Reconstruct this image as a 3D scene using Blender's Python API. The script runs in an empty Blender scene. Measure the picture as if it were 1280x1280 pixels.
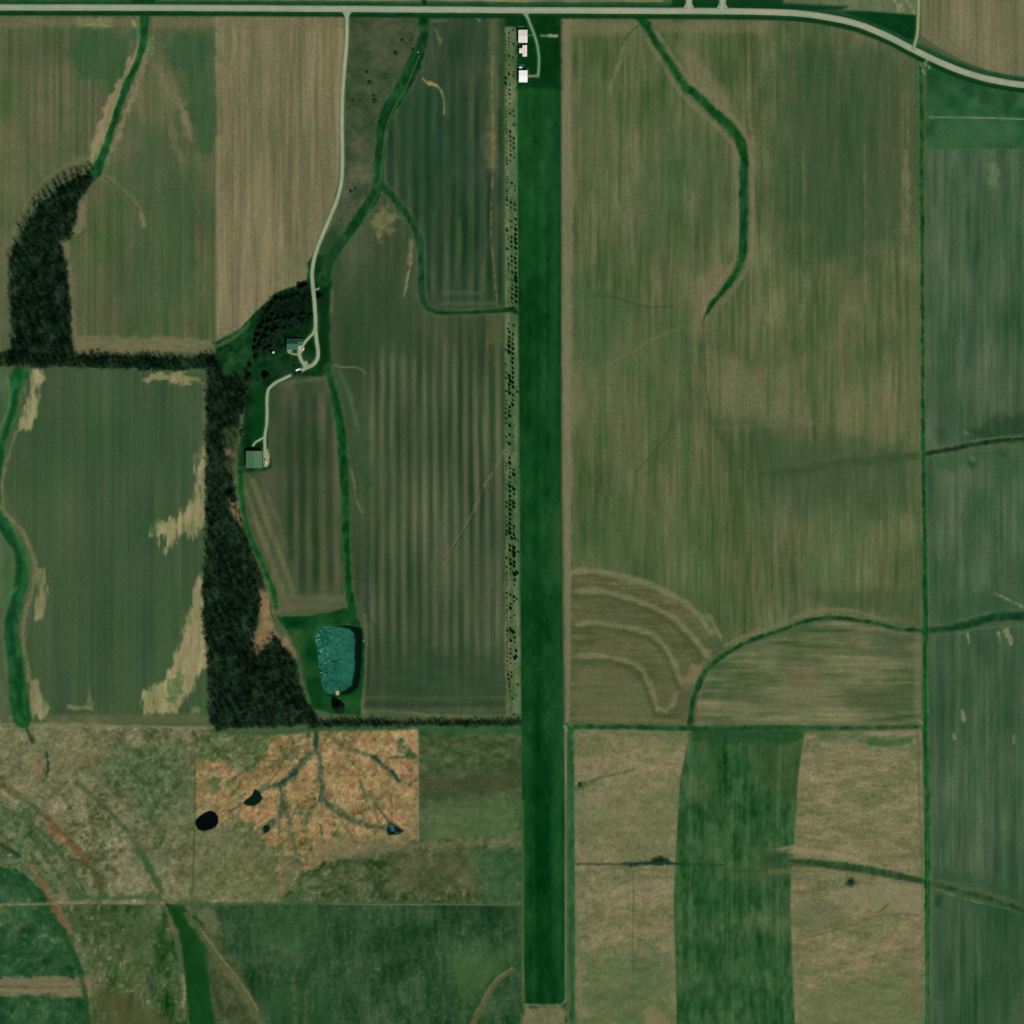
import bpy, bmesh, math, random
import numpy as np
from mathutils import Vector, Matrix
random.seed(7)
S = bpy.context.scene
COL = S.collection
# ------------------------------------------------------------------ camera, sky, sun, exposure
CAM_H = 4000.0
cd = bpy.data.cameras.new('camera'); cam = bpy.data.objects.new('camera', cd); COL.objects.link(cam)
cam.location = (0, 0, CAM_H); cam.rotation_euler = (0, 0, 0)
cd.sensor_width = 36.0; cd.lens = 36.0 * CAM_H / 1280.0
cd.clip_start = 10; cd.clip_end = 60000
S.camera = cam
SUN_AZ, SUN_EL = math.radians(149), math.radians(46)
W = bpy.data.worlds.new('World'); S.world = W; W.use_nodes = True
nt = W.node_tree; nt.nodes.clear()
sky = nt.nodes.new('ShaderNodeTexSky'); sky.sky_type = 'NISHITA'; sky.sun_disc = False
sky.sun_elevation = SUN_EL; sky.sun_rotation = SUN_AZ
bg = nt.nodes.new('ShaderNodeBackground'); bg.inputs[1].default_value = 0.05
ow = nt.nodes.new('ShaderNodeOutputWorld')
nt.links.new(sky.outputs[0], bg.inputs[0]); nt.links.new(bg.outputs[0], ow.inputs[0])
sd = bpy.data.lights.new('sun', 'SUN'); sd.energy = 4.0; sd.angle = math.radians(0.5); sd.color = (1.0, 0.96, 0.90)
sun = bpy.data.objects.new('sun', sd); COL.objects.link(sun)
sv = Vector((math.sin(SUN_AZ) * math.cos(SUN_EL), math.cos(SUN_AZ) * math.cos(SUN_EL), math.sin(SUN_EL)))
sun.rotation_euler = sv.to_track_quat('Z', 'Y').to_euler(); sun.location = sv * 500
vs_ = S.view_settings; vs_.view_transform = 'Standard'; vs_.look = 'None'; vs_.exposure = 0.0; vs_.gamma = 1.0
try: vs_.use_curve_mapping = False
except Exception: pass
K = np.array([1.06, 1.04, 1.02])          # light reflected by a flat white sheet in this light

# ------------------------------------------------------------------ materials
def lin(c):
    c = np.asarray(c, float) / 255.0
    return np.where(c <= 0.04045, c / 12.92, ((c + 0.055) / 1.055) ** 2.4)
def alb(rgb):
    a = np.clip(lin(rgb) / K, 0, 0.85); return (float(a[0]), float(a[1]), float(a[2]))
def mat(name, rgb, rough=0.85, spec=0.2, var=0.25, scale=1.0, metal=0.0, bump=0.0, attr=None, stretch=(1, 1, 1)):
    """procedural material: base colour (or colour attribute) broken up by two octaves of object noise, with relief"""
    m = bpy.data.materials.new(name); m.use_nodes = True
    n = m.node_tree; b = n.nodes['Principled BSDF']
    b.inputs['Roughness'].default_value = rough; b.inputs['Specular IOR Level'].default_value = spec
    b.inputs['Metallic'].default_value = metal
    tc = n.nodes.new('ShaderNodeTexCoord'); mp = n.nodes.new('ShaderNodeMapping'); mp.inputs['Scale'].default_value = stretch
    n.links.new(tc.outputs['Object'], mp.inputs[0])
    no = n.nodes.new('ShaderNodeTexNoise'); no.inputs['Scale'].default_value = scale; no.inputs['Detail'].default_value = 3
    n.links.new(mp.outputs[0], no.inputs['Vector'])
    mr = n.nodes.new('ShaderNodeMapRange'); mr.inputs[1].default_value = 0.3; mr.inputs[2].default_value = 0.7
    mr.inputs[3].default_value = 1 - var; mr.inputs[4].default_value = 1 + var
    n.links.new(no.outputs[0], mr.inputs[0])
    mx = n.nodes.new('ShaderNodeMix'); mx.data_type = 'RGBA'; mx.blend_type = 'MULTIPLY'; mx.inputs[0].default_value = 1.0
    if attr:
        a = n.nodes.new('ShaderNodeAttribute'); a.attribute_name = attr; n.links.new(a.outputs['Color'], mx.inputs[6])
    else:
        mx.inputs[6].default_value = (*rgb, 1)
    n.links.new(mr.outputs[0], mx.inputs[7]); n.links.new(mx.outputs[2], b.inputs['Base Color'])
    if bump:
        bp = n.nodes.new('ShaderNodeBump'); bp.inputs['Strength'].default_value = 1.0; bp.inputs['Distance'].default_value = bump
        n.links.new(no.outputs[0], bp.inputs['Height']); n.links.new(bp.outputs[0], b.inputs['Normal'])
    return m
M = dict(
    ground=mat('soil_and_crop', None, 1.0, 0.0, 0.15, 0.5, bump=0.16, attr='tint', stretch=(1.25, .8, 1)),
    road=mat('worn_asphalt', None, 0.95, 0.05, 0.05, 0.25, attr='tint'),
    bark=mat('bark', (0.034, 0.036, 0.026), 0.9, 0.05, 0.3, 3),
    twig=mat('bare_twigs', (0.007, 0.022, 0.010), 0.95, 0.0, 0.45, 0.12),
    needle=mat('evergreen_needles', (0.006, 0.017, 0.007), 0.95, 0.0, 0.35, 0.8),
    twig_dark=mat('bare_twigs_dark', (0.003, 0.010, 0.005), 0.95, 0.0, 0.4, 0.3),
    twig_grey=mat('bare_twigs_grey', (0.036, 0.042, 0.024), 0.95, 0.0, 0.4, 0.3),
    shrub=mat('shrub_leaves', (0.016, 0.052, 0.022), 0.95, 0.0, 0.3, 0.8),
    white_roof=mat('white_painted_metal', (0.85, 0.84, 0.82), 0.5, 0.3, 0.02, 0.4),
    cream_roof=mat('cream_painted_metal', (0.70, 0.64, 0.57), 0.6, 0.3, 0.04, 0.5),
    white_wall=mat('white_siding', (0.70, 0.69, 0.66), 0.6, 0.3, 0.04, 0.8, stretch=(1, 1, 6)),
    green_roof=mat('green_painted_metal', (0.058, 0.155, 0.065), 0.6, 0.15, 0.06, 0.5, stretch=(6, 1, 1)),
    shingle=mat('green_shingles', (0.030, 0.105, 0.066), 0.9, 0.1, 0.18, 1.6),
    brick_wall=mat('tan_wall', (0.30, 0.24, 0.17), 0.85, 0.1, 0.12, 2),
    trim=mat('white_trim', (0.75, 0.75, 0.73), 0.5, 0.3, 0.03, 1),
    glass=mat('dark_glass', (0.02, 0.03, 0.035), 0.1, 0.5, 0.05, 1),
    rubber=mat('tyre_rubber', (0.015, 0.015, 0.015), 0.9, 0.2, 0.1, 4),
    steel=mat('steel', (0.45, 0.45, 0.45), 0.4, 0.4, 0.08, 2, metal=0.6),
    white_paint=mat('white_car_paint', (0.80, 0.80, 0.78), 0.35, 0.5, 0.02, 1),
    dark_paint=mat('dark_car_paint', (0.03, 0.03, 0.035), 0.35, 0.5, 0.05, 1),
    red_paint=mat('dull_red_paint', (0.10, 0.025, 0.015), 0.5, 0.3, 0.15, 2),
    wood=mat('weathered_wood', (0.44, 0.37, 0.17), 0.9, 0.1, 0.15, 2.5, stretch=(1, 6, 1)),
    grey=mat('grey_concrete', (0.32, 0.33, 0.30), 0.9, 0.1, 0.12, 1.5),
    door=mat('grey_door', (0.25, 0.26, 0.26), 0.6, 0.2, 0.06, 1),
)

# ------------------------------------------------------------------ raster of the land: colour of soil and crop per vertex
X0, Y0, X1, Y1, D = -66.0, -66.0, 1346.0, 1346.0, 1.36
NX = int((X1 - X0) / D) + 1; NY = int((Y1 - Y0) / D) + 1
gx = X0 + D * np.arange(NX); gy = Y0 + D * np.arange(NY)
GX, GY = np.meshgrid(gx, gy)
C = np.zeros((NY, NX, 3)); C[:] = (74, 88, 58)
H = np.zeros((NY, NX))
FID = np.zeros((NY, NX), int); FNAMES = [('ground', None)]
_tab = np.random.default_rng(11).random((256, 256)) * 2 - 1
def vn(u, v, seed):
    iu = np.floor(u).astype(int); iv = np.floor(v).astype(int); fu = u - iu; fv = v - iv
    fu = fu * fu * (3 - 2 * fu); fv = fv * fv * (3 - 2 * fv)
    a = (iu + seed * 37) & 255; b = (iv + seed * 91) & 255; a1 = (a + 1) & 255; b1 = (b + 1) & 255
    return (_tab[b, a] * (1 - fu) + _tab[b, a1] * fu) * (1 - fv) + (_tab[b1, a] * (1 - fu) + _tab[b1, a1] * fu) * fv
def N(x, y, sx, sy=None, seed=0, ang=0, oct=2):
    sy = sy or sx
    if ang:
        c, s = math.cos(math.radians(ang)), math.sin(math.radians(ang)); x, y = x * c + y * s, -x * s + y * c
    r = 0; a = 1; t = 0
    for k in range(oct):
        r = r + a * vn(x * (2 ** k) / sx + 13.7 * k, y * (2 ** k) / sy + 7.1 * k, seed + k * 5); t += a * a; a *= 0.6
    return r / math.sqrt(t) * 1.3
def win(P, mg):
    a = np.array(P, float)[:, :2]
    i0 = max(0, int((a[:, 0].min() - mg - X0) / D)); i1 = min(NX, int((a[:, 0].max() + mg - X0) / D) + 2)
    j0 = max(0, int((a[:, 1].min() - mg - Y0) / D)); j1 = min(NY, int((a[:, 1].max() + mg - Y0) / D) + 2)
    return slice(j0, j1), slice(i0, i1)
def psd(P, x, y):
    """signed distance to polygon, negative inside"""
    d = np.full(x.shape, 1e9); ins = np.zeros(x.shape, bool); n = len(P)
    for k in range(n):
        ax, ay = P[k]; bx, by = P[(k + 1) % n]
        ex, ey = bx - ax, by - ay; L = ex * ex + ey * ey + 1e-9
        t = np.clip(((x - ax) * ex + (y - ay) * ey) / L, 0, 1)
        d = np.minimum(d, (x - ax - t * ex) ** 2 + (y - ay - t * ey) ** 2)
        if ay != by:
            c = ((ay > y) != (by > y)) & (x < ex * (y - ay) / (by - ay) + ax); ins ^= c
    d = np.sqrt(d); return np.where(ins, -d, d)
def spline(P, step=4.0):
    """Catmull-Rom through the points (x, y, width...)"""
    P = [tuple(map(float, p)) for p in P]; Q = [P[0]] + P + [P[-1]]; out = []
    for k in range(1, len(Q) - 2):
        p0, p1, p2, p3 = [np.array(q) for q in Q[k - 1:k + 3]]
        n = max(1, int(np.hypot(*(p2 - p1)[:2]) / step))
        for i in range(n):
            t = i / n
            out.append(0.5 * (2 * p1 + (p2 - p0) * t + (2 * p0 - 5 * p1 + 4 * p2 - p3) * t * t + (3 * p1 - p0 - 3 * p2 + p3) * t ** 3))
    out.append(np.array(P[-1])); return out
def lsd(P, w, x, y):
    """distance outside a line of the given width (negative inside)"""
    d = np.full(x.shape, 1e9)
    for k in range(len(P) - 1):
        ax, ay = P[k][0], P[k][1]; ex, ey = P[k + 1][0] - ax, P[k + 1][1] - ay; L = ex * ex + ey * ey + 1e-9
        t = np.clip(((x - ax) * ex + (y - ay) * ey) / L, 0, 1)
        wa = P[k][2] if len(P[k]) > 2 else w; wb = P[k + 1][2] if len(P[k + 1]) > 2 else w
        d = np.minimum(d, np.hypot(x - ax - t * ex, y - ay - t * ey) - 0.5 * (wa + (wb - wa) * t))
    return d
def sm(d, soft): t = np.clip(0.5 - d / (2 * soft), 0, 1); return t * t * (3 - 2 * t)
def put(w, m, base, terms, name, seed):
    base = np.array(base, float); q = base[0] - base[1]
    if 0 < q < 17: base += np.array((-.42, .18, .06)) * q
    if 17 <= q < 26 and base[2] > 74: base += np.array((-6, 2.5, 2.0))
    if 50 <= base[0] < 104 and 60 < base[1] < 125 and q < 17: base += np.array((-1.5, 3.5, 0.0))
    x, y = GX[w], GY[w]; c = np.zeros(x.shape + (3,)) + base
    for k, t in enumerate(terms):
        if callable(t): c += t(x, y)
        else:
            dl, sx, sy = t[:3]; an = t[3] if len(t) > 3 else 0
            dl = (.62 * dl[0], .5 * dl[1] + .22 * dl[0], .5 * dl[2] + .2 * dl[0])
            c += np.array(dl, float) * N(x, y, sx, sy, seed + k * 17 + 3, an)[..., None]
    C[w] = C[w] * (1 - m[..., None]) + c * m[..., None]
    if name:
        FNAMES.append(name if isinstance(name, tuple) else (name, None)); FID[w][m > 0.5] = len(FNAMES) - 1
def fill(P, base, terms=(), soft=1.2, rag=0.0, rs=7.0, a=1.0, name=None, seed=1, rsy=None, ang=0):
    w = win(P, soft + rag * 2 + 3); x, y = GX[w], GY[w]
    d = psd(P, x, y)
    if rag: d = d + rag * N(x, y, rs, rsy or rs, seed + 71, ang, 3)
    put(w, sm(d, soft) * a, base, terms, name, seed)
def line(P, wd, base, terms=(), soft=1.2, rag=0.0, rs=7.0, a=1.0, name=None, seed=1, depth=0.0, smooth=True):
    Q = spline(P, 6) if smooth and len(P) > 2 else P
    mw = max([wd or 0] + [p[2] for p in P if len(p) > 2])
    w = win(P, soft + rag * 2 + mw + 4); x, y = GX[w], GY[w]
    d = lsd(Q, wd, x, y)
    if depth: H[w] -= depth * sm(d, mw * 0.5)
    if rag: d = d + rag * N(x, y, rs, rs, seed + 71, 0, 3)
    put(w, sm(d, soft) * a, base, terms, name, seed)
def rect(x0, y0, x1, y1): return [(x0, y0), (x1, y0), (x1, y1), (x0, y1)]
def stripes(delta, period, seed, ang=0, x0=0, fade=None):
    def f(x, y):
        if ang:
            c, s = math.cos(math.radians(ang)), math.sin(math.radians(ang)); u = x * c + y * s; v = -x * s + y * c
        else: u, v = x, y
        p = (u - x0) / period * 2 * math.pi + 0.6 * N(u, v, period * 2.3, 500, seed) + 0.25 * N(u, v, 30, 60, seed + 1)
        amp = 0.85 + 0.35 * N(u, v, 20, 90, seed + 2)
        r = np.tanh(1.6 * np.cos(p)) * amp
        if fade is not None: r = r * fade(x, y)
        return np.array(delta, float) * r[..., None]
    return f
def tuft(d, s_, thr, seed, sy=None):
    def f(x, y): return np.array(d, float) * (np.clip(N(x, y, s_, sy or s_, seed, 0, 2) - thr, 0, .6) / .6)[..., None]
    return f
BR, GR = (13, 4, 3), (6, 6, 5)     # colour shifts: browner, lighter
# ---- fields
exec_paint = True
def paint():
    # north of the road
    fill(rect(-66, -66, 1346, 8), (72, 86, 58), [(BR, 60, 12), (GR, 20, 5), ((-10, 8, -4), 90, 30)], name=('field', 'north'), seed=2)
    fill(rect(200, -66, 830, 2.5), (118, 110, 76), [((16, 8, 6), 40, 4), ((-24, -8, -8), 90, 8)], soft=1.5, rag=1.5, rs=30, seed=3)
    fill([(960, -66), (1150, -66), (1147, 19), (1090, 15), (1030, 10), (960, 6)], (92, 102, 72), [(BR, 4, 60), (GR, 30, 10)], name=('field', 'north b'), seed=4)
    fill([(1153, -66), (1346, -66), (1346, 96), (1280, 97), (1235, 88), (1200, 74), (1168, 56), (1152, 45)], (112, 107, 76), [((10, 4, 2), 3, 90), ((-16, -5, -4), 5, 140), (GR, 40, 40)], name=('field', 'north-east'), seed=5)
    for q in ((1118, 5), (1125, 10), (1132, 3), (1138, 12), (1122, 15)):
        line([(q[0], q[1] - 6), (q[0] + 5, q[1] + 4)], 2.5, (146, 138, 98), soft=1.5, rag=1.5, rs=3, a=.7, seed=6)
    # A and B: winter crop left of the tan field
    fill([(-66, 18), (180, 18), (174, 70), (150, 135), (118, 215), (60, 228), (25, 280), (10, 330), (12, 440), (-66, 440)], (84, 89, 60),
         [((16, 3, 4), 4, 130), (BR, 45, 60), ((-11, 2, -5), 7, 200), ((-14, 4, -5), 50, 35)], name=('field', 'upper left'), seed=7)
    fill([(180, 18), (271, 18), (271, 428), (92, 436), (84, 330), (92, 260), (118, 215), (150, 135), (174, 70)], (82, 87, 58),
         [((14, 3, 4), 3.5, 150), (BR, 50, 70), ((-12, 3, -5), 8, 220), ((-9, 4, -3), 35, 60)], name=('field', 'second from left'), seed=8)
    fill([(268, 18), (429, 18), (430, 60), (427, 110), (426, 215), (414, 262), (392, 315), (384, 352), (370, 358), (345, 366), (325, 385), (300, 410), (271, 426)],
         (121, 107, 77), [((12, 7, 5), 2.6, 50), ((-14, -8, -5), 5, 120), ((12, 5, 3), 40, 90), ((-8, -5, -4), 18, 160)], name=('field', 'tan'), seed=9)
    fill([(386, 300), (392, 316), (384, 350), (340, 345), (362, 300)], (96, 98, 68), [(GR, 12, 12)], soft=22, a=.45, seed=10)
    fill(rect(0, 21, 178, 33), (112, 102, 74), [((10, 4, 2), 20, 4)], soft=4, rag=3, rs=20, a=.7, seed=11)
    fill(rect(190, 20, 430, 36), (112, 104, 74), [((8, 4, 2), 20, 3)], soft=3, rag=2, rs=20, a=.55, seed=12)
    fill(rect(100, 38, 168, 95), (52, 82, 52), [(GR, 4, 40)], soft=12, rag=12, rs=22, a=.75, seed=13)
    fill([(198, 38), (268, 40), (268, 200), (245, 190), (225, 110)], (56, 82, 54), [(GR, 3, 50), (BR, 12, 40)], soft=10, rag=8, rs=18, a=.8, seed=14)
    fill([(160, 160), (215, 150), (250, 230), (240, 400), (160, 420), (150, 300)], (60, 83, 54), [(BR, 4, 70)], soft=20, rag=14, rs=30, a=.55, seed=15)
    for P, al in (([(186, 70), (208, 90), (225, 118), (240, 150), (241, 176), (232, 172), (224, 140), (205, 120), (196, 95)], .75),
                  ([(200, 110), (210, 112), (222, 172), (232, 205), (222, 200), (212, 165)], .6)):
        fill(P, (112, 104, 74), [((14, 6, 4), 4, 18)], soft=3, rag=3.5, rs=8, a=al, seed=16)
    fill([(224, 128), (235, 138), (241, 172), (236, 176), (229, 150)], (132, 112, 82), [((14, 6, 4), 3, 8)], soft=2, rag=3, rs=5, a=.7, seed=17)
    for x_ in (30, 38, 106, 121, 178, 196, 199.5, 229):
        line([(x_, 210), (x_ + 1, 425)], 1.2, (112, 106, 76), soft=1, a=.45, seed=18, smooth=False)
    fill([(78, 300), (86, 305), (90, 360), (97, 420), (265, 424), (268, 440), (92, 440), (84, 360)], (118, 106, 74), [((12, 5, 3), 14, 4)], soft=4, rag=2, rs=12, a=.85, seed=19)
    fill([(96, 255), (108, 250), (106, 280), (98, 296), (92, 290)], (132, 112, 80), soft=4, rag=2, a=.7, seed=20)
    fill([(118, 200), (90, 208), (55, 225), (35, 250), (12, 300), (2, 330), (12, 300), (40, 240), (80, 205), (118, 192)], (112, 106, 76), soft=4, rag=2, a=.7, seed=21)
    line([(128, 220), (145, 231), (160, 246), (172, 260), (180, 280)], 7, (112, 106, 74), soft=4, rag=2, a=.6, seed=22)
    line([(130, 222), (146, 234), (160, 248), (173, 262)], 1.6, (62, 62, 40), soft=1, a=.8, seed=23)
    line([(176, 268), (180, 282)], 4, (142, 118, 86), soft=2, rag=1, a=.7, seed=23)
    # bare soil along the first waterway
    line([(176, 50, 4), (166, 75, 8), (152, 105, 12), (138, 140, 16), (124, 175, 16), (118, 200, 8)], 0, (146, 126, 90), [((14, 8, 5), 4, 16, 20)], soft=2.5, rag=3, rs=8, a=.9, seed=24)
    line([(188, 50, 5), (184, 68, 8), (176, 90, 8), (166, 118, 9), (156, 145, 6), (150, 165, 5), (140, 185, 7), (134, 205, 5)], 0, (132, 118, 84), [((18, 8, 6), 4, 12)], soft=2, rag=3, rs=6, a=.8, seed=25)
    fill(rect(95, 22, 140, 35), (134, 124, 82), [((12, 8, 6), 12, 3)], soft=3, rag=3, rs=9, a=.6, seed=26)
    line([(174, 52), (166, 76), (153, 108), (140, 142), (128, 178), (121, 198)], 1.6, (152, 142, 102), [((14, 10, 8), 4, 9)], soft=1, rag=.6, rs=6, a=.7, seed=26)
    for P, wd in (([(187, 48), (190, 56), (186, 66)], 4), ([(136, 196), (133, 208), (129, 214)], 3), ([(120, 198), (118, 204)], 3), ([(172, 30), (171, 44)], 3)): line(P, wd, (58, 118, 70), soft=1.6, rag=1.2, rs=3, a=.7, seed=26)
    line([(167, 27), (169, 33)], 4, (150, 136, 100), soft=1.5, rag=1, rs=3, a=.8, seed=26); line([(104, 32), (120, 30.5), (134, 33)], 1.6, (152, 140, 96), soft=1, rag=.6, rs=5, a=.7, seed=26)
    line([(222, 196), (232, 222), (244, 250), (254, 280)], 1.6, (92, 96, 66), soft=1.2, a=.6, seed=26)
    line([(289, 30), (291, 120), (290, 260), (288, 380)], 1.4, (94, 88, 62), soft=1, rag=.5, rs=12, a=.55, seed=26); line([(272, 24), (274, 200), (272, 420)], 3, (134, 120, 88), soft=1.5, rag=.8, a=.6, seed=26)
    # D rough pasture, E striped field
    fill([(437, 18), (528, 18), (524, 55), (500, 115), (478, 150), (472, 215), (470, 238), (430, 290), (408, 320), (402, 330), (398, 320), (420, 270), (431, 220), (432, 100)],
         (64, 72, 52), [((16, 6, 6), 16, 16), ((9, 5, 4), 5, 5), ((-14, 2, -6), 26, 26)], name=('pasture', 'rough'), seed=27)
    fill([(433, 205), (462, 204), (466, 228), (436, 228)], (98, 92, 66), [((10, 6, 4), 8, 5)], soft=6, rag=4, a=.75, seed=28)
    fill([(440, 30), (500, 24), (490, 60), (465, 75), (455, 60)], (84, 82, 60), [((12, 6, 4), 6, 6)], soft=8, rag=6, a=.6, seed=28)
    fill([(528, 20), (632, 20), (631, 388), (545, 392), (530, 380), (528, 310), (508, 262), (480, 232), (480, 200), (488, 150), (510, 110)],
         (52, 67, 46), [stripes((17, 12, 9), 15.5, 30, fade=lambda x, y: np.clip((y - 60) / 90, 0, 1) * np.clip((385 - y) / 30, 0, 1)), ((9, 3, 2), 14, 60), ((-13, 0, -8), 22, 70), (GR, 4, 30)], name=('field', 'striped upper'), seed=29)
    fill([(488, 110), (560, 95), (600, 200), (540, 300), (490, 220)], (34, 66, 40), [((8, 6, 5), 7, 60)], soft=26, rag=8, rs=20, a=.5, seed=30)
    for a_, b_, c_, al in ((576, 100, 270, .7), (604, 40, 330, .6), (560, 150, 300, .5), (588, 200, 340, .5), (542, 170, 260, .5)):
        line([(a_, b_), (a_ - 1, c_)], 5, (34, 60, 38), soft=4, rag=1.5, rs=20, a=al, seed=31, smooth=False)
    line([(617, 25), (616, 120), (613, 205)], 13, (94, 96, 64), [((8, 2, 0), 4, 20)], soft=5, rag=2, a=.7, seed=32)
    line([(616, 70), (615, 120), (617, 180), (616, 215), (614, 260), (614, 300), (617, 330), (622, 385)], 1.4, (140, 116, 74), soft=1.2, rag=.8, rs=5, a=.65, seed=33)
    line([(616, 170), (615, 215)], 5, (122, 100, 60), soft=3, rag=2, rs=6, a=.7, seed=34)
    line([(528, 98), (535, 104), (545, 106), (552, 114), (555, 125), (555, 143)], 1.6, (146, 134, 88), soft=1.2, rag=.5, rs=4, a=.9, seed=35)
    line([(535, 104), (544, 106)], 4, (168, 136, 84), soft=1.5, rag=1, rs=3, a=.9, seed=35)
    fill([(542, 34), (547, 36), (553, 54), (549, 56)], (104, 108, 78), soft=2, rag=1.5, a=.7, seed=36)
    line([(543, 26), (558, 26)], 2.5, (104, 112, 80), soft=1.5, rag=1, a=.7, seed=36); line([(594, 20), (600, 27)], 2, (104, 120, 86), soft=1, a=.8)
    for P in (rect(552, 364, 604, 368), rect(549, 377, 620, 382)):
        fill(P, (74, 92, 66), soft=2.5, a=.6, seed=37)
    # F long striped field
    fill([(440, 285), (462, 260), (478, 240), (500, 262), (520, 300), (524, 375), (540, 394), (631, 394), (632, 640), (634, 780), (640, 892), (452, 892), (456, 800), (446, 765), (440, 720), (436, 640), (430, 560), (416, 480), (412, 460), (413, 350), (420, 318)],
         (66, 75, 52), [stripes((16, 11, 9), 13.1, 40, x0=465, fade=lambda x, y: np.clip((x - 445) / 25, 0, 1) * np.clip((880 - y) / 60, 0, 1) * np.clip((y - 395) / 60, .25, 1)),
                        ((10, 6, 2), 30, 90), ((-12, -5, -6), 22, 110), ((7, 4, 3), 3, 60)], name=('field', 'striped long'), seed=41)
    fill([(470, 800), (630, 820), (636, 890), (470, 885)], (44, 68, 44), [((8, 5, 4), 20, 8)], soft=22, rag=10, rs=25, a=.65, seed=42)
    fill([(413, 330), (470, 340), (520, 390), (525, 440), (470, 440), (440, 470), (415, 440)], (44, 69, 42), [((10, 6, 5), 9, 40)], soft=22, rag=8, rs=20, a=.6, seed=43)
    fill([(415, 465), (435, 470), (455, 520), (470, 600), (462, 640), (445, 600), (430, 540)], (50, 72, 46), [((10, 6, 5), 8, 20, 20)], soft=10, rag=4, a=.6, seed=44)
    for P in ([(425, 465), (437, 495), (445, 530)], [(437, 490), (448, 540)]):
        line(P, 5, (78, 90, 66), soft=3, rag=1, a=.6, seed=44)
    fill([(470, 262), (484, 258), (494, 272), (486, 288), (474, 302), (466, 290)], (120, 110, 74), [((22, 8, 6), 7, 12, 30)], soft=5, rag=5, rs=8, a=.85, seed=45)
    line([(514, 305), (514, 325), (510, 345), (505, 370)], 2, (138, 128, 88), soft=1.5, rag=1, rs=5, a=.8, seed=46); line([(514, 302, 6), (512, 328, 5)], 0, (126, 110, 78), soft=2.5, rag=1.5, a=.75)
    line([(417, 456), (425, 459), (445, 459), (452, 462), (457, 467)], 1.5, (126, 118, 78), soft=1.2, a=.8, seed=47)
    line([(438, 585), (443, 605), (445, 625), (453, 640)], 1.8, (116, 112, 74), soft=1.3, rag=.8, a=.7, seed=48)
    line([(630, 562), (618, 588), (606, 605), (596, 630), (580, 660), (562, 690), (555, 706)], 1.8, (116, 106, 72), soft=1.5, rag=1, rs=6, a=.65, seed=49)
    line([(594, 642), (575, 672), (556, 700)], 1.2, (40, 52, 34), soft=1, a=.7, seed=49)
    line([(455, 745), (458, 765), (470, 790), (476, 830), (478, 860)], 3, (48, 62, 42), soft=2.5, a=.55, seed=50)
    line([(456, 770), (458, 800), (455, 850), (452, 892)], 4, (100, 96, 68), soft=2, rag=1, a=.65, seed=51)
    line([(455, 890), (500, 890), (540, 894), (590, 896)], 3, (112, 108, 70), soft=2, rag=1.5, a=.6, seed=51)
    for yy, al in ((872, .5), (880, .6), (887, .5)): line([(460, yy), (540, yy + 1), (632, yy)], 3, (80, 86, 58) if yy != 880 else (40, 60, 38), soft=2, rag=1, rs=14, a=al, seed=yy)
    fill(rect(610, 395, 630, 430), (92, 90, 60), soft=6, rag=3, a=.5, seed=52); line([(612, 405), (610, 440), (617, 455)], 1.4, (112, 82, 50), soft=1, rag=1, a=.6)
    line([(486, 240), (495, 252), (508, 268)], 4, (88, 100, 66), soft=2, rag=1.5, rs=4, a=.8, seed=52)
    # G field below the yard
    fill([(338, 480), (350, 474), (370, 468), (412, 468), (420, 510), (428, 600), (430, 700), (432, 760), (400, 764), (345, 768), (335, 728), (318, 690), (306, 640), (301, 590), (336, 584), (337, 520)],
         (63, 71, 49), [stripes((17, 11, 8), 17, 60, x0=405, fade=lambda x, y: np.clip((x - 345) / 25, 0, 1) * np.clip((750 - y) / 30, 0, 1) * np.clip((y - 485) / 20, 0, 1)), ((12, 3, 2), 24, 60), ((-13, 0, -8), 20, 50)], name=('field', 'below yard'), seed=61)
    fill([(303, 598), (322, 594), (345, 640), (362, 700), (372, 752), (345, 768), (330, 715), (312, 660)], (88, 88, 62), [stripes((16, 8, 5), 13, 62, ang=-20), ((10, 4, 3), 6, 20)], soft=8, rag=3, a=.85, seed=63)
    fill([(345, 745), (432, 742), (432, 760), (345, 768)], (90, 88, 62), [((12, 5, 3), 30, 4)], soft=5, a=.75, seed=64)
    fill([(352, 520), (380, 500), (400, 560), (380, 640), (360, 600)], (44, 62, 40), [(GR, 6, 20)], soft=16, rag=6, rs=14, a=.5, seed=65)
    line([(350, 483), (375, 476), (405, 473)], 4, (86, 92, 64), soft=3, rag=1.5, a=.7, seed=66)
    # H smooth green field
    fill([(28, 458), (258, 466), (258, 640), (252, 740), (260, 820), (262, 905), (34, 905), (30, 820), (40, 770), (46, 700), (38, 675), (5, 610), (8, 560), (25, 510), (36, 465)],
         (65, 81, 54), [((6, 4, 3), 3, 160), ((-7, -6, -2), 26, 160), ((6, 0, 2), 60, 60), ((-5, 2, -2), 5, 220)], name=('field', 'green'), seed=70)
    fill([(-66, 458), (8, 460), (12, 490), (5, 545), (-10, 570), (-66, 570)], (72, 88, 58), [(BR, 8, 30)], seed=71)
    fill([(-66, 620), (5, 660), (16, 700), (15, 740), (-20, 760), (-66, 770)], (72, 92, 60), [(BR, 8, 30)], seed=72)
    fill([(-66, 770), (10, 770), (8, 900), (-66, 905)], (76, 88, 60), [(BR, 8, 20)], seed=72)
    T = [((16, 10, 7), 3.4, 22), ((-20, -5, -9), 8, 30), tuft((-46, -20, -22), 4, .75, 415, 20)]
    TAN = (149, 133, 93)
    fill([(40, 460), (52, 462), (60, 474), (48, 480), (45, 520), (38, 536), (24, 536), (32, 505), (38, 480)], TAN, T, soft=3.5, rag=4, rs=5, a=.95, seed=73, rsy=14)
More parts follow.
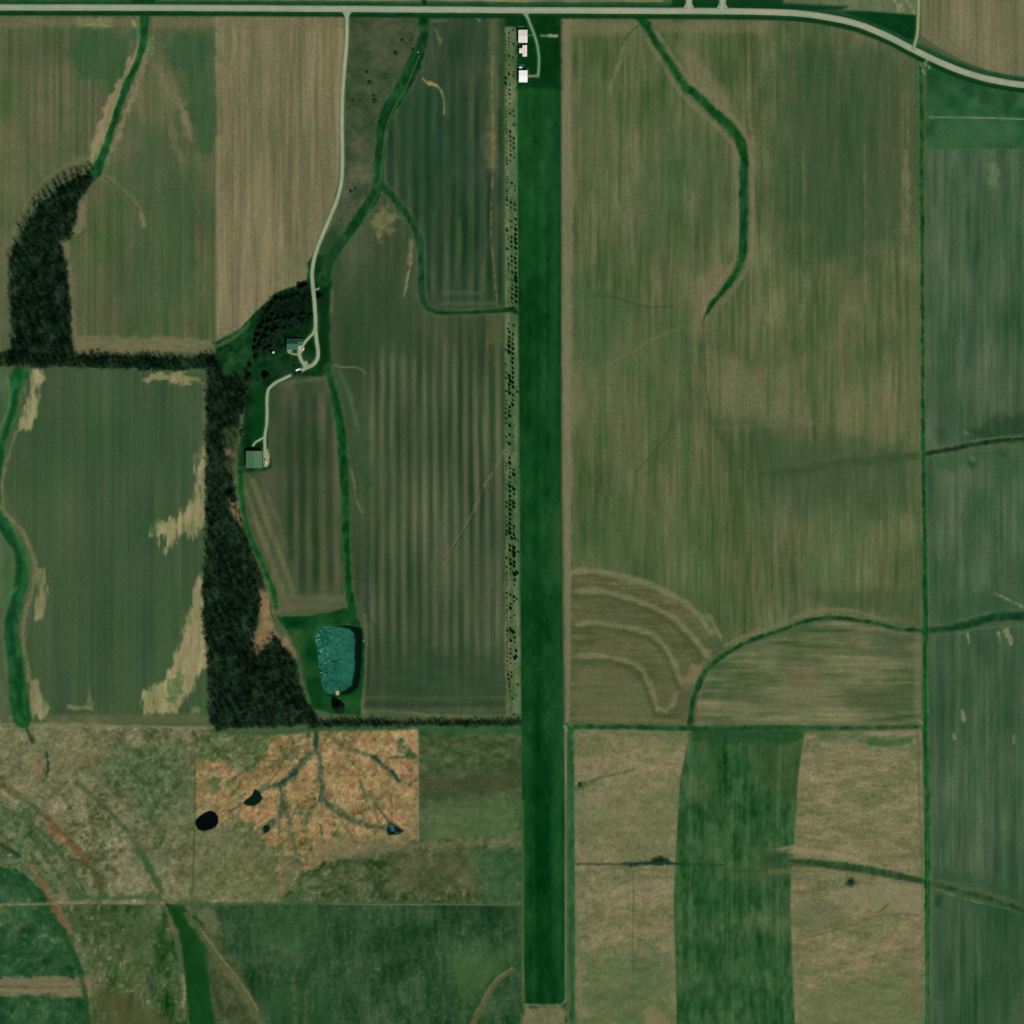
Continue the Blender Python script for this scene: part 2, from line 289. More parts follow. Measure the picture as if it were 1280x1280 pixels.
    fill([(176, 474), (200, 465), (225, 465), (250, 473), (252, 478), (235, 480), (230, 482), (205, 474), (182, 479)], (144, 130, 90), T, soft=2.6, rag=3.4, rs=8, a=.85, seed=74, rsy=4)
    fill([(254, 480), (258, 480), (258, 580), (251, 580)], (104, 106, 70), soft=4, a=.6, seed=74)
    fill([(256, 560), (257, 652), (240, 674), (232, 662), (218, 672), (208, 692), (203, 690), (204, 668), (188, 667), (186, 664), (205, 652), (222, 648), (230, 638), (244, 622), (246, 580)], TAN, T, soft=4, rag=5, rs=4.5, a=.96, seed=75, rsy=20)
    fill(rect(174, 652, 194, 668), (46, 84, 48), soft=3, rag=2, a=.7, seed=76)
    fill([(252, 720), (256, 745), (258, 800), (259, 835), (248, 850), (232, 870), (220, 890), (182, 892), (180, 868), (200, 852), (216, 832), (224, 810), (228, 780), (243, 755), (245, 725)], TAN, T, soft=4, rag=5, rs=4.5, a=.96, seed=77, rsy=20)
    fill([(212, 850), (230, 832), (226, 865), (216, 882), (208, 872)], (84, 100, 64), [((14, 6, 4), 3, 12)], soft=3, rag=4, rs=5, a=.75, seed=78)
    fill(rect(240, 884, 250, 892), (136, 128, 90), soft=3, rag=2, a=.7); fill(rect(84, 882, 116, 887), (136, 128, 88), soft=2.5, rag=2, rs=8, a=.75); fill([(112, 858), (116, 882), (109, 882)], (130, 124, 84), soft=2.5, rag=1.5, a=.7)
    fill([(47, 710), (56, 712), (57, 740), (52, 772), (44, 776), (46, 745)], (146, 128, 88), T, soft=3.5, rag=3.5, rs=5, rsy=16, a=.85, seed=79)
    fill([(38, 852), (48, 850), (54, 875), (62, 885), (55, 897), (38, 898)], (148, 130, 92), T, soft=4, rag=4, rs=5, rsy=14, a=.9, seed=80)
    fill(rect(60, 893, 262, 905), (92, 92, 62), [((8, 4, 2), 30, 3)], soft=3, a=.7, seed=81)
    # planted strip
    fill([(631, 34), (646, 34), (648, 380), (650, 640), (652, 892), (640, 892), (634, 780), (631, 600)], (88, 102, 68), [((20, 8, 8), 5, 14), ((10, 6, 4), 3, 3), ((-18, -6, -8), 9, 40)], name=('meadow', 'strip'), seed=85)
    for y0, y1, c in ((262, 340, (124, 120, 84)), (395, 440, (112, 110, 76)), (560, 600, (112, 114, 76)), (780, 892, (122, 114, 76)), (690, 780, (104, 106, 70))):
        line([(633.5, y0), (634.5, y1)], 4, c, soft=3, rag=2, rs=8, a=.7, seed=86, smooth=False)
    for y0, y1 in ((425, 480), (480, 560), (600, 664), (664, 724), (782, 796), (300, 380)): line([(638.5, y0), (639.5, y1)], 8, (56, 82, 48), [((18, 10, 8), 5, 9)], soft=3.5, rag=2.5, rs=7, a=.6, seed=88, smooth=False)
    line([(649, 110), (649, 640), (653, 890)], 4, (60, 92, 56), [((10, 4, 4), 3, 20)], soft=1.5, rag=.8, a=.85, seed=87)
    line([(629.5, 130), (629.5, 560)], 4, (52, 78, 44), soft=2, a=.6, seed=87, smooth=False)
    # I wide field
    fill([(701, 22), (990, 25), (1040, 32), (1085, 46), (1152, 74), (1154, 560), (1157, 782), (1085, 773), (1045, 768), (1010, 772), (975, 784), (940, 796), (905, 815), (892, 800), (860, 765), (800, 738), (715, 735), (705, 600)],
         (85, 91, 59), [((14, 7, 5), 3.4, 60), ((-11, 0, -5), 6, 120), ((16, 6, 5), 70, 80), ((9, 4, 3), 2.4, 40), ((-12, -1, -5), 34, 70), ((9, 4, 4), 14, 30)], name=('field', 'wide'), seed=90)
    for P, c, so, al in (
            ([(985, 30), (1040, 38), (1145, 80), (1150, 280), (1090, 330), (985, 330), (975, 150)], (56, 75, 49), 40, .72),
            ([(1090, 100), (1150, 90), (1150, 300), (1095, 280)], (84, 84, 58), 18, .35),
            ([(706, 24), (800, 26), (790, 42), (706, 46)], (120, 106, 76), 6, .7),
            ([(815, 26), (960, 28), (960, 42), (825, 42)], (118, 106, 76), 6, .6),
            ([(870, 345), (920, 330), (900, 380), (880, 420), (862, 420)], (122, 108, 78), 12, .8),
            ([(880, 440), (1010, 455), (1010, 530), (890, 530)], (112, 108, 76), 22, .65),
            ([(1040, 470), (1150, 480), (1150, 560), (1050, 560)], (110, 106, 72), 22, .6),
            ([(710, 430), (830, 430), (840, 560), (720, 560)], (92, 96, 62), 30, .4),
            ([(850, 62), (875, 65), (900, 110), (930, 160), (915, 155), (860, 105)], (126, 110, 78), 6, .65),
            ([(800, 130), (900, 170), (915, 250), (905, 300), (840, 240)], (66, 86, 56), 26, .5),
            ([(800, 395), (860, 395), (855, 520), (790, 480)], (72, 88, 56), 22, .35),
            ([(720, 360), (785, 370), (780, 460), (720, 450)], (66, 86, 56), 20, .6),
            ([(940, 530), (1150, 575), (1150, 640), (960, 640)], (62, 77, 52), 24, .65), ([(800, 190), (860, 200), (850, 320), (790, 300)], (60, 82, 52), 22, .5), ([(720, 90), (770, 130), (760, 260), (715, 250)], (72, 84, 54), 22, .5),
            ([(715, 640), (900, 640), (890, 790), (800, 735), (720, 718)], (70, 92, 56), 22, .3),
            ([(1010, 640), (1090, 640), (1080, 750), (1010, 740)], (72, 94, 58), 22, .35),
            ([(1000, 740), (1150, 735), (1150, 775), (1040, 762)], (64, 80, 52), 9, .6)):
        fill(P, c, [((12, 4, 4), 4, 50), ((-9, 3, -4), 7, 80)], soft=so, rag=so * .4, rs=24, a=al, seed=int(P[0][0]))
    fill([(702, 24), (714, 24), (716, 300), (714, 640), (716, 900), (708, 905), (703, 640)], (122, 110, 82), [((8, 4, 3), 3, 40)], soft=2.5, rag=1, rs=12, a=.85, seed=92)
    line([(703, 28), (702, 300), (702, 640)], 2, (92, 102, 68), soft=1, a=.7, seed=92, smooth=False)
    line([(779, 60), (775, 75), (768, 95), (762, 110)], 4, (122, 112, 80), soft=2.5, rag=1.5, a=.7, seed=93); line([(800, 30), (786, 42), (776, 58)], 2, (58, 70, 46), soft=1.2, a=.7)
    line([(775, 115), (776, 180), (774, 250)], 3, (40, 78, 44), soft=2, a=.6, seed=93, smooth=False)
    line([(936, 65), (936, 150), (942, 180), (940, 330)], 2.5, (122, 112, 78), soft=2, rag=1, a=.6, seed=94)
    line([(740, 370), (765, 371), (790, 379), (815, 384), (840, 383)], 1.6, (56, 62, 44), soft=1.2, a=.75, seed=95)
    line([(745, 366), (765, 368)], 8, (66, 78, 54), soft=5, a=.5); line([(755, 458), (790, 440), (820, 422), (850, 410)], 3, (112, 106, 74), soft=2.5, a=.55, seed=95)
    line([(879, 398), (880, 430), (882, 470), (885, 500), (892, 532), (908, 558), (930, 578), (955, 590)], 2, (64, 72, 46), soft=1.3, rag=.8, a=.75, seed=96); line([(858, 420), (857, 470), (850, 520)], 7, (68, 78, 52), soft=5, rag=3, a=.55, seed=96)
    line([(888, 535), (960, 532), (1060, 528), (1150, 538)], 2, (104, 104, 70), soft=2, rag=1, a=.4, seed=96); line([(884, 430), (885, 490)], 4, (116, 106, 76), soft=2.5, a=.5)
    line([(842, 530), (825, 555), (805, 580), (795, 590)], 1.8, (60, 72, 46), soft=1.4, a=.7, seed=97)
    for x_ in (1082, 1124, 858, 900, 1015, 990, 756, 812, 1040, 960):
        line([(x_, 300 + (x_ % 7) * 20), (x_, 520 + (x_ % 5) * 40)], 2.2, (52, 84, 48), soft=1.5, rag=.6, rs=20, a=.5, seed=x_, smooth=False)
    for x_ in (1081, 930, 938, 1004, 866, 740, 700 + 90, 1128, 1135):
        line([(x_, 90 + (x_ % 7) * 30), (x_ + 1, 330 + (x_ % 5) * 40)], 2.4, (122, 112, 80), soft=1.8, rag=1, rs=14, a=.45, seed=x_ + 1, smooth=False)
    line([(1082, 520), (1130, 535)], 3, (104, 106, 70), soft=3, a=.4)
    line([(1131, 190), (1134, 250), (1131, 290)], 6, (126, 112, 78), soft=3, rag=2, rs=8, a=.65, seed=98)
    line([(950, 592), (1000, 587), (1050, 578), (1100, 574), (1154, 568)], 9, (52, 72, 46), [((6, 4, 4), 8, 4)], soft=5, rag=3, rs=10, a=.7, seed=99, depth=.25)
    # terraces
    fill([(715, 716), (745, 714), (785, 722), (830, 740), (865, 765), (888, 800), (890, 815), (872, 850), (864, 905), (712, 905)], (87, 86, 56), [((14, 7, 5), 40, 3), ((-10, -4, -5), 20, 14), ((6, 3, 2), 5, 5)], soft=2, name=('field', 'terraced'), seed=100)
    fill([(718, 765), (800, 770), (850, 810), (868, 850), (850, 860), (820, 790), (780, 775), (720, 780)], (78, 82, 54), soft=7, rag=4, a=.5, seed=101)
    fill([(720, 835), (790, 838), (815, 870), (815, 895), (722, 898)], (98, 96, 66), [((10, 5, 3), 30, 2.5)], soft=6, a=.7, seed=101)
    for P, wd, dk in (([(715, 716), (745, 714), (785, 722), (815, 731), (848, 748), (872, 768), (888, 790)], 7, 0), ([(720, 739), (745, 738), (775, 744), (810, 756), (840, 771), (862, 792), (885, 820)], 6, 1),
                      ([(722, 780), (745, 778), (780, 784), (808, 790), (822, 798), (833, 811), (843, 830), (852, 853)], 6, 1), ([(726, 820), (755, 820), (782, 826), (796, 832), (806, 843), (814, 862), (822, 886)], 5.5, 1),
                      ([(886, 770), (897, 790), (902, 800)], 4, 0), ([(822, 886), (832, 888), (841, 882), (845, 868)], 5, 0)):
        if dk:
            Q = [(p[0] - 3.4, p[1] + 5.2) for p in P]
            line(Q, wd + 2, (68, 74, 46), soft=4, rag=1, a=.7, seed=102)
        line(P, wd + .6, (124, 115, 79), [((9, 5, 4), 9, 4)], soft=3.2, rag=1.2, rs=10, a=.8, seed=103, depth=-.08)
    fill([(852, 850), (866, 830), (882, 828), (874, 845), (862, 860)], (126, 108, 76), soft=3, rag=2, a=.8, seed=104)
    fill([(848, 870), (866, 856), (862, 904), (845, 905)], (84, 78, 56), soft=4, a=.6, seed=104)
    line([(715, 898), (780, 900), (850, 902)], 5, (108, 100, 68), [((10, 5, 3), 20, 3)], soft=2, rag=1, a=.7, seed=105)
    # J
    fill([(888, 832), (915, 815), (950, 802), (980, 791), (1012, 780), (1045, 776), (1085, 781), (1120, 789), (1152, 794), (1152, 905), (870, 907), (872, 870)], (94, 97, 66), [((18, 8, 6), 55, 3.6), ((-20, -8, -8), 80, 8), ((12, 5, 4), 30, 24), ((-14, -2, -5), 60, 40), ((9, 6, 5), 14, 2.6)], name=('field', 'horizontal rows'), seed=106)
    fill([(985, 828), (1015, 830), (1030, 870), (985, 885), (970, 870)], (116, 102, 72), [((8, 4, 3), 30, 3)], soft=12, rag=4, a=.6, seed=107)
    fill([(1085, 790), (1140, 795), (1140, 825), (1100, 822)], (66, 76, 52), soft=12, a=.6); fill([(1050, 858), (1140, 862), (1140, 890), (1060, 888)], (72, 80, 52), [((8, 4, 3), 40, 3)], soft=8, a=.6)
    line([(1147, 795), (1147, 900)], 8, (114, 104, 74), soft=3, a=.6, smooth=False); line([(1000, 803), (1040, 792), (1110, 800)], 3, (112, 108, 78), soft=3, a=.4); line([(905, 888), (1000, 886), (1080, 888)], 3, (112, 106, 74), soft=2, rag=1, a=.6)
    line([(882, 838), (876, 865), (878, 888)], 3, (112, 104, 72), soft=2, a=.55)
    line([(905, 807), (940, 792), (975, 780), (1010, 767), (1045, 762), (1080, 767), (1116, 778)], 5, (114, 106, 74), soft=2, rag=1.5, a=.75, seed=108)
    # K right column
    KT = [((8, 6, 5), 2.6, 90), ((-11, -7, -5), 7, 150), ((10, 2, 4), 34, 80), ((-11, -3, -4), 22, 45), ((6, 4, 4), 4, 30)]
    fill([(1158, 78), (1200, 96), (1240, 106), (1346, 112), (1346, 190), (1158, 188)], (42, 86, 50), [((12, 3, 5), 26, 18), ((-10, -8, -6), 18, 14)], name=('pasture', 'NE corner'), seed=110)
    for cx, cy, r in ((1211, 113, 9), (1231, 120, 9), (1262, 123, 9), (1165, 98, 8), (1258, 138, 8), (1165, 160, 8), (1256, 178, 7)):
        fill([(cx + r * math.cos(t), cy + r * math.sin(t)) for t in np.linspace(0, 6.28, 9)[:-1]], (24, 62, 34), soft=5, rag=3, a=.6, seed=cx)
    fill([(1170, 150), (1270, 150), (1270, 184), (1170, 184)], (64, 94, 62), [((8, 4, 4), 12, 20)], soft=9, rag=5, rs=14, a=.55, seed=111)
    line([(1163, 146.5), (1230, 147.3), (1284, 149)], 1.5, (124, 142, 104), [((22, 22, 18), 8, 8)], soft=.8, a=.85, seed=111)
    line([(1158, 186), (1284, 187)], 2, (72, 104, 72), soft=1, a=.7)
    fill([(1158, 187), (1346, 187), (1346, 540), (1280, 548), (1225, 554), (1190, 560), (1157, 566)], (70, 88, 64), KT, name=('field', 'right upper'), seed=112)
    fill([(1236, 205), (1250, 205), (1248, 232), (1236, 238)], (112, 124, 88), soft=4, rag=4, rs=6, a=.5); 
    fill([(1210, 540), (1250, 520), (1300, 515), (1300, 548), (1230, 553)], (34, 62, 38), soft=9, rag=4, a=.7, seed=113)
    fill([(1158, 570), (1190, 564), (1225, 558), (1346, 552), (1346, 768), (1260, 768), (1230, 771), (1190, 781), (1158, 784)], (70, 88, 64), KT, name=('field', 'right second'), seed=114)
    fill([(1160, 572), (1215, 564), (1260, 562), (1220, 580), (1165, 592)], (56, 84, 52), soft=8, rag=4, a=.6)
    fill([(1190, 770), (1215, 745), (1240, 735), (1275, 760), (1250, 772)], (48, 82, 52), [(GR, 8, 8)], soft=6, rag=4, a=.6)
    fill([(1158, 790), (1190, 788), (1230, 780), (1346, 776), (1346, 1140), (1280, 1130), (1230, 1114), (1190, 1106), (1158, 1098)], (65, 84, 60), KT, name=('field', 'right third'), seed=115)
    fill([(1158, 1108), (1200, 1120), (1240, 1130), (1346, 1150), (1346, 1346), (1160, 1346)], (58, 80, 55), KT, name=('field', 'right lower'), seed=116)
    for P in ([(1168, 1085), (1225, 1095), (1300, 1128), (1300, 1140), (1230, 1115), (1168, 1100)],):
        fill(P, (44, 76, 46), soft=12, rag=4, a=.65)
    line([(1200, 1120), (1240, 1133), (1280, 1150)], 14, (40, 78, 48), soft=10, a=.5)
    fill([(1170, 1118), (1178, 1120), (1175, 1135), (1168, 1132)], (30, 60, 38), soft=3, a=.7)
    for x_ in (1172, 1188, 1262, 1247, 1230): line([(x_, 800), (x_ + 1, 1090)], 2, (48, 72, 48), soft=1.6, rag=.8, rs=18, a=.5, seed=x_, smooth=False)
    line([(1212, 800), (1203, 840), (1190, 860), (1180, 905)], 3, (72, 80, 48), soft=2, rag=2, rs=9, a=.7); 
    for P, r in (([(1203, 888), (1205, 900)], 4), ([(1243, 742), (1262, 750), (1282, 760)], 2), ([(1248, 790), (1249, 800)], 3), ([(1258, 788), (1264, 803)], 7), ([(1210, 792), (1211, 804)], 3), ([(1267, 920), (1268, 930)], 2), ([(1192, 916), (1193, 922)], 3)):
        line(P, r, (140, 136, 92), soft=1.6, rag=1.2, rs=4, a=.75, seed=117, smooth=False)
    for x_, y_ in ((1207, 540), (1215, 573)): line([(x_, y_), (x_ + 2, y_ + 2)], 4, (104, 122, 70), soft=2.5, a=.7)
    line([(1213, 580), (1215, 582)], 8, (34, 66, 42), soft=4, a=.7); line([(1251, 566), (1254, 568)], 9, (38, 72, 46), soft=4, a=.6); line([(1176, 540), (1178, 545)], 12, (40, 72, 44), soft=6, a=.6)
    # L, M, N south-east
    fill([(716, 912), (862, 912), (850, 975), (845, 1060), (842, 1150), (846, 1220), (848, 1346), (718, 1346)], (123, 113, 79), [((12, 7, 6), 8, 5), ((-14, -5, -5), 40, 26), ((12, 9, 7), 3, 2.6), ((-14, -1, -6), 22, 7), tuft((-24, -14, -12), 3.2, .7, 412)], name=('pasture', 'tan left'), seed=120)
    fill([(730, 1200), (800, 1180), (846, 1220), (846, 1290), (730, 1290)], (76, 94, 58), [((14, 6, 4), 12, 6)], soft=18, rag=12, rs=16, a=.65, seed=121)
    fill([(800, 1262), (818, 1255), (846, 1285), (846, 1300), (820, 1290)], (132, 114, 82), soft=5, rag=3, a=.7)
    fill([(718, 985), (850, 990), (846, 1060), (720, 1066)], (98, 102, 68), [((14, 4, 4), 30, 4)], soft=16, rag=8, a=.35); fill([(788, 912), (862, 912), (858, 930), (800, 935)], (90, 98, 64), soft=8, rag=5, a=.5)
    line([(792, 962), (770, 968), (750, 972), (735, 980)], 3, (72, 88, 54), soft=2, rag=1, a=.7); line([(716, 985), (728, 981)], 7, (44, 74, 46), soft=3, rag=2, a=.7)
    fill([(862, 912), (1006, 914), (998, 960), (992, 1060), (988, 1130), (990, 1200), (997, 1346), (848, 1346), (844, 1200), (842, 1120), (850, 980)], (50, 80, 46), [((14, 6, 6), 6, 24), ((-9, -8, -6), 9, 30), ((22, 5, 7), 36, 34), ((13, 9, 8), 4.5, 8), ((9, 6, 5), 3, 90)], name=('field', 'green strip'), seed=122)
    for P, al in (([(935, 912), (1005, 914), (998, 1000), (950, 990)], .5), ([(930, 1050), (985, 1050), (980, 1110), (930, 1110)], .3), ([(870, 915), (900, 915), (900, 1010), (870, 1000)], .3)):
        fill(P, (78, 84, 52), [((10, 3, 3), 5, 40)], soft=14, rag=6, a=al, seed=123)
    for x_, al in ((866, .4), (918, .4), (912, .3), (937, .3), (975, .4)): line([(x_, 920), (x_ - 3, 1060), (x_ - 2, 1280)], 3, (84, 104, 66), [((10, 4, 3), 4, 14)], soft=2, rag=1.5, rs=10, a=al, seed=x_)
    fill([(1006, 916), (1152, 912), (1156, 1100), (1100, 1086), (1030, 1078), (991, 1075), (993, 1050), (998, 970)], (121, 112, 78), [((14, 8, 6), 13, 3.4), ((-18, -4, -7), 24, 9), ((12, 9, 7), 3, 2.6), tuft((-22, -12, -12), 4, .7, 413, 2.6)], name=('pasture', 'tan right'), seed=124)
    fill([(989, 1083), (1030, 1085), (1090, 1093), (1156, 1106), (1158, 1346), (997, 1346), (990, 1200), (988, 1130)], (117, 111, 76), [((14, 8, 6), 13, 3.6), ((-20, -2, -8), 30, 16), ((12, 9, 7), 3, 2.8), tuft((-22, -10, -12), 4, .7, 414, 2.8)], name=('pasture', 'tan right lower'), seed=125)
    fill([(1000, 1240), (1160, 1220), (1160, 1300), (1000, 1300)], (92, 102, 66), [((12, 5, 3), 16, 6)], soft=18, rag=8, a=.6)
    fill([(995, 1120), (1060, 1130), (1065, 1160), (1000, 1160)], (92, 96, 64), [((12, 5, 3), 12, 5)], soft=12, rag=6, a=.6)
    fill([(1060, 1106), (1110, 1104), (1154, 1110), (1152, 1140), (1110, 1142), (1068, 1136), (1052, 1112)], (134, 120, 88), [((10, 5, 4), 6, 6)], soft=4, rag=3, a=.8, seed=126)
    line([(1064, 1102)] * 1 + [(1063, 1104)], 10, (38, 62, 42), soft=3, rag=1.5, a=.85)
    line([(1000, 1175), (1060, 1158), (1105, 1143), (1150, 1144)], 1.6, (76, 88, 56), soft=1.3, a=.7); line([(1085, 1138), (1098, 1140), (1110, 1130)], 1.5, (84, 80, 52), soft=1.2, rag=1, a=.7)
    line([(1141, 1160), (1142, 1260)], 8, (118, 96, 66), soft=4, rag=1.5, a=.5, smooth=False)
    line([(975, 1063, 6), (1000, 1063, 11), (1045, 1069, 10), (1080, 1078, 5), (1100, 1083, 2)], 0, (142, 122, 86), [((10, 5, 4), 9, 4)], soft=2, rag=1.5, rs=9, a=.9, seed=127)
    fill(rect(960, 1086, 990, 1092), (104, 106, 70), soft=3, a=.6); fill(rect(1085, 922, 1140, 932), (56, 88, 50), soft=4, rag=2, a=.8); fill(rect(1020, 914, 1080, 926), (74, 94, 60), soft=5, rag=3, a=.7)
    line([(1060, 930), (1080, 918)], 2, (120, 124, 86), soft=1.5, a=.6)
    # line across L/M with wet spots
    line([(716, 1080), (780, 1080), (850, 1080), (905, 1081)], 2.2, (38, 60, 38), soft=1.2, rag=.5, a=.85, seed=128)
    line([(905, 1088), (960, 1088)], 1.6, (46, 66, 40), soft=1, a=.6, smooth=False)
    line([(780, 1080, 2), (793, 1080, 6), (800, 1079, 3), (812, 1078, 5), (825, 1076, 11), (836, 1078, 5), (850, 1080, 3)], 0, (28, 52, 36), soft=1.8, rag=1.6, rs=4, a=.95, seed=129)
    line([(791, 1085), (792, 1110), (791, 1160), (792, 1225)], 1.4, (72, 84, 52), soft=1, a=.6); line([(792, 1087), (840, 1088)], 1, (72, 84, 52), soft=1, a=.5, smooth=False); line([(795, 1097), (840, 1097)], 1, (72, 84, 52), soft=1, a=.5, smooth=False)
    fill([(955, 1068), (985, 1062), (975, 1082), (955, 1082)], (36, 68, 36), soft=6, rag=3, a=.7)
    # O mottled pasture
    MO = [((30, 22, 17), 8, 7), ((22, 15, 12), 3.4, 3.4), ((-30, -10, -14), 40, 40), tuft((-26, -14, -14), 3.4, .5, 401), tuft((26, 24, 18), 4, .6, 402), ((12, 2, 2), 18, 18)]
    fill([(-66, 906), (100, 906), (265, 910), (246, 960), (243, 1040), (238, 1130), (-66, 1130)], (107, 105, 73), MO, name=('pasture', 'mottled'), seed=130)
    for P, al in (([(110, 960), (150, 930), (240, 925), (243, 1010), (205, 1040), (160, 1010)], .75), ([(-60, 1000), (40, 1000), (70, 1060), (110, 1120), (60, 1120), (-60, 1060)], .8), ([(160, 1060), (210, 1060), (220, 1100), (170, 1090)], .4)):
        fill(P, (72, 87, 57), [((28, 20, 17), 7, 7), ((22, 16, 13), 3.2, 3.2), tuft((-22, -12, -12), 3.4, .5, 403), tuft((24, 24, 18), 3.6, .55, 404)], soft=14, rag=12, rs=16, a=al, seed=131)
    for P, al in (([(0, 905), (130, 905), (120, 1000), (60, 990), (30, 1000), (0, 960)], .5), ([(120, 1085), (238, 1080), (238, 1118), (130, 1120)], .7), ([(195, 1010), (240, 1000), (240, 1060), (205, 1060)], .4)):
        fill(P, (124, 116, 82), [((24, 16, 12), 6, 6), ((16, 12, 9), 3, 3), tuft((-40, -26, -22), 3, .6, 405)], soft=12, rag=10, rs=16, a=al, seed=132)
    for P, wd, c, al in (([(-8, 976), (30, 998), (60, 1024), (90, 1056), (116, 1088), (128, 1118)], 7, (78, 72, 46), .8), ([(-8, 1004), (28, 1022), (58, 1046), (84, 1078), (104, 1112)], 4, (58, 76, 46), .75), ([(-8, 1028), (28, 1050), (58, 1082), (82, 1122)], 5, (122, 114, 80), .65),
                     ([(96, 978), (134, 1012), (166, 1050), (186, 1090)], 5, (58, 76, 46), .7), ([(110, 968), (150, 1004), (182, 1046), (204, 1096)], 4, (120, 112, 78), .4), ([(18, 990), (50, 1008), (84, 1034)], 5, (126, 116, 82), .55)):
        line(P, wd, c, [((18, 12, 10), 6, 6)], soft=2.6, rag=1.6, rs=7, a=al, seed=159)
    # P orange bluestem
    fill([(246, 915), (330, 920), (385, 914), (522, 912), (523, 1050), (460, 1062), (410, 1075), (370, 1098), (352, 1128), (330, 1128), (246, 1128), (243, 1040)], (147, 121, 80), [((20, 18, 12), 7, 6), ((22, 18, 12), 3, 3), ((-30, -8, -10), 24, 24), tuft((-40, -22, -16), 3.4, .6, 406), tuft((-44, -20, -16), 9, .7, 407)], soft=2, rag=2, name=('pasture', 'orange'), seed=133)
    for P, al, c in (([(246, 915), (345, 920), (325, 950), (315, 968), (290, 962), (282, 950), (248, 955)], .9, (82, 92, 60)), ([(244, 1042), (300, 1020), (330, 1050), (380, 1075), (372, 1128), (244, 1130)], .85, (94, 98, 66)),
                     ([(262, 973), (276, 975), (276, 988), (266, 990)], .8, (74, 92, 58)), ([(284, 977), (292, 974), (291, 990), (284, 988)], .8, (82, 92, 60)), ([(355, 938), (375, 935), (372, 950), (352, 952)], .8, (86, 90, 56)),
                     ([(500, 925), (515, 932), (522, 948), (512, 950), (498, 940)], .9, (50, 80, 48)), ([(450, 984), (468, 990), (480, 1006), (468, 1008)], .5, (84, 90, 56)), ([(417, 1032), (426, 1032), (425, 1046), (418, 1046)], .85, (66, 92, 56)),
                     ([(378, 1014), (384, 1018), (382, 1050), (377, 1040)], .7, (70, 92, 56)), ([(480, 980), (520, 1000), (520, 1045), (500, 1020)], .35, (110, 100, 64))):
        fill(P, c, [((26, 17, 14), 7, 6), ((20, 14, 11), 3, 3), ((-14, -4, -6), 20, 20), tuft((-22, -12, -12), 3.4, .6, 430), tuft((34, 24, 16), 4, .65, 431)], soft=4, rag=5, rs=7, a=al, seed=134)
    line([(350, 1085), (353, 1110)], 8, (166, 118, 72), soft=3, rag=2, rs=5, a=.75); line([(367, 1100), (366, 1112)], 6, (160, 118, 72), soft=3, rag=2, a=.6)
    GU = (66, 80, 56)
    for P in ([(396, 912, 5), (395, 932, 6), (400, 950, 5), (402, 985, 7), (406, 1000, 6), (425, 1017, 7), (445, 1027, 6), (465, 1033, 6), (484, 1035, 7)],
              [(394, 935, 4), (382, 948, 8), (370, 962, 10), (360, 974, 9), (345, 981, 7), (333, 985, 7), (325, 988, 7)], [(400, 918, 2), (415, 921, 3), (425, 930, 3), (450, 940, 4), (468, 947, 6), (480, 957, 4), (492, 968, 6), (503, 980, 3), (522, 975, 2)],
              [(350, 982, 5), (353, 1000, 6), (350, 1020, 7), (340, 1030, 6)], [(354, 1000, 4), (362, 1030, 4), (368, 1055, 5), (375, 1085, 4), (385, 1105, 3)], [(400, 998, 3), (390, 1010, 5), (382, 1030, 4)], [(340, 1030, 9), (332, 1036, 12)], [(310, 1000, 4), (296, 1010, 3), (285, 1014, 2)], [(365, 930, 3), (385, 918, 4)]):
        line([(q[0], q[1], q[2] * .95) for q in P], 0, GU, [((22, 19, 14), 5, 5), ((22, 17, 12), 3, 3)], soft=3.2, rag=2.2, rs=5, a=.9, seed=135, depth=.3)
    rr = random.Random(91)
    for k in range(26):
        x, y = rr.uniform(300, 505), rr.uniform(940, 1035); tx, ty = x - 397, y - 912; L = rr.uniform(18, 42); d = math.hypot(tx, ty); a_ = math.atan2(ty, tx) + rr.uniform(-.5, .5); Q = [(x, y, rr.uniform(1, 2))]
        for j in range(3): a_ += rr.uniform(-.45, .45); Q.append((Q[-1][0] + math.cos(a_) * L / 3, Q[-1][1] + math.sin(a_) * L / 3, rr.uniform(1, 3)))
        line(Q, 0, (72, 80, 54), [((20, 14, 10), 4, 4)], soft=1.8, rag=1.0, rs=4, a=rr.uniform(.55, .85), seed=900 + k)
    fill([(243, 990), (262, 975), (275, 1040), (330, 1055), (372, 1090), (352, 1128), (243, 1128)], (104, 102, 69), [((24, 16, 13), 7, 6), ((18, 13, 10), 3, 3), tuft((-26, -16, -14), 3.4, .6, 432)], soft=14, rag=9, rs=12, a=.6, seed=137)
    fill([(400, 1050), (525, 1040), (525, 1062), (460, 1070), (380, 1098)], (116, 106, 72), [((24, 16, 12), 6, 5)], soft=9, rag=6, rs=9, a=.7, seed=138)
    line([(395, 912), (395, 930)], 6, (26, 62, 40), soft=2, rag=1, a=.9); line([(368, 962), (360, 974), (350, 979)], 4, (24, 56, 42), soft=2, rag=1.5, rs=4, a=.8); line([(466, 946), (474, 952)], 5, (26, 66, 40), soft=2, rag=1, a=.8); line([(490, 964), (498, 976)], 3, (28, 54, 42), soft=1.5, rag=1, a=.8)
    # Q
    fill([(523, 912), (652, 910), (652, 1050), (600, 1053), (524, 1054)], (68, 80, 50), [((18, 9, 8), 16, 7), ((-12, -2, -5), 40, 20), ((14, 10, 8), 3.6, 3.4)], name=('pasture', 'olive'), seed=140)
    fill([(525, 975), (650, 960), (650, 985), (525, 1005)], (64, 66, 44), [((10, 4, 3), 20, 6)], soft=8, rag=4, a=.7); fill([(535, 1005), (650, 995), (650, 1050), (530, 1050)], (82, 96, 62), [((12, 8, 6), 7, 6)], soft=8, rag=6, a=.8)
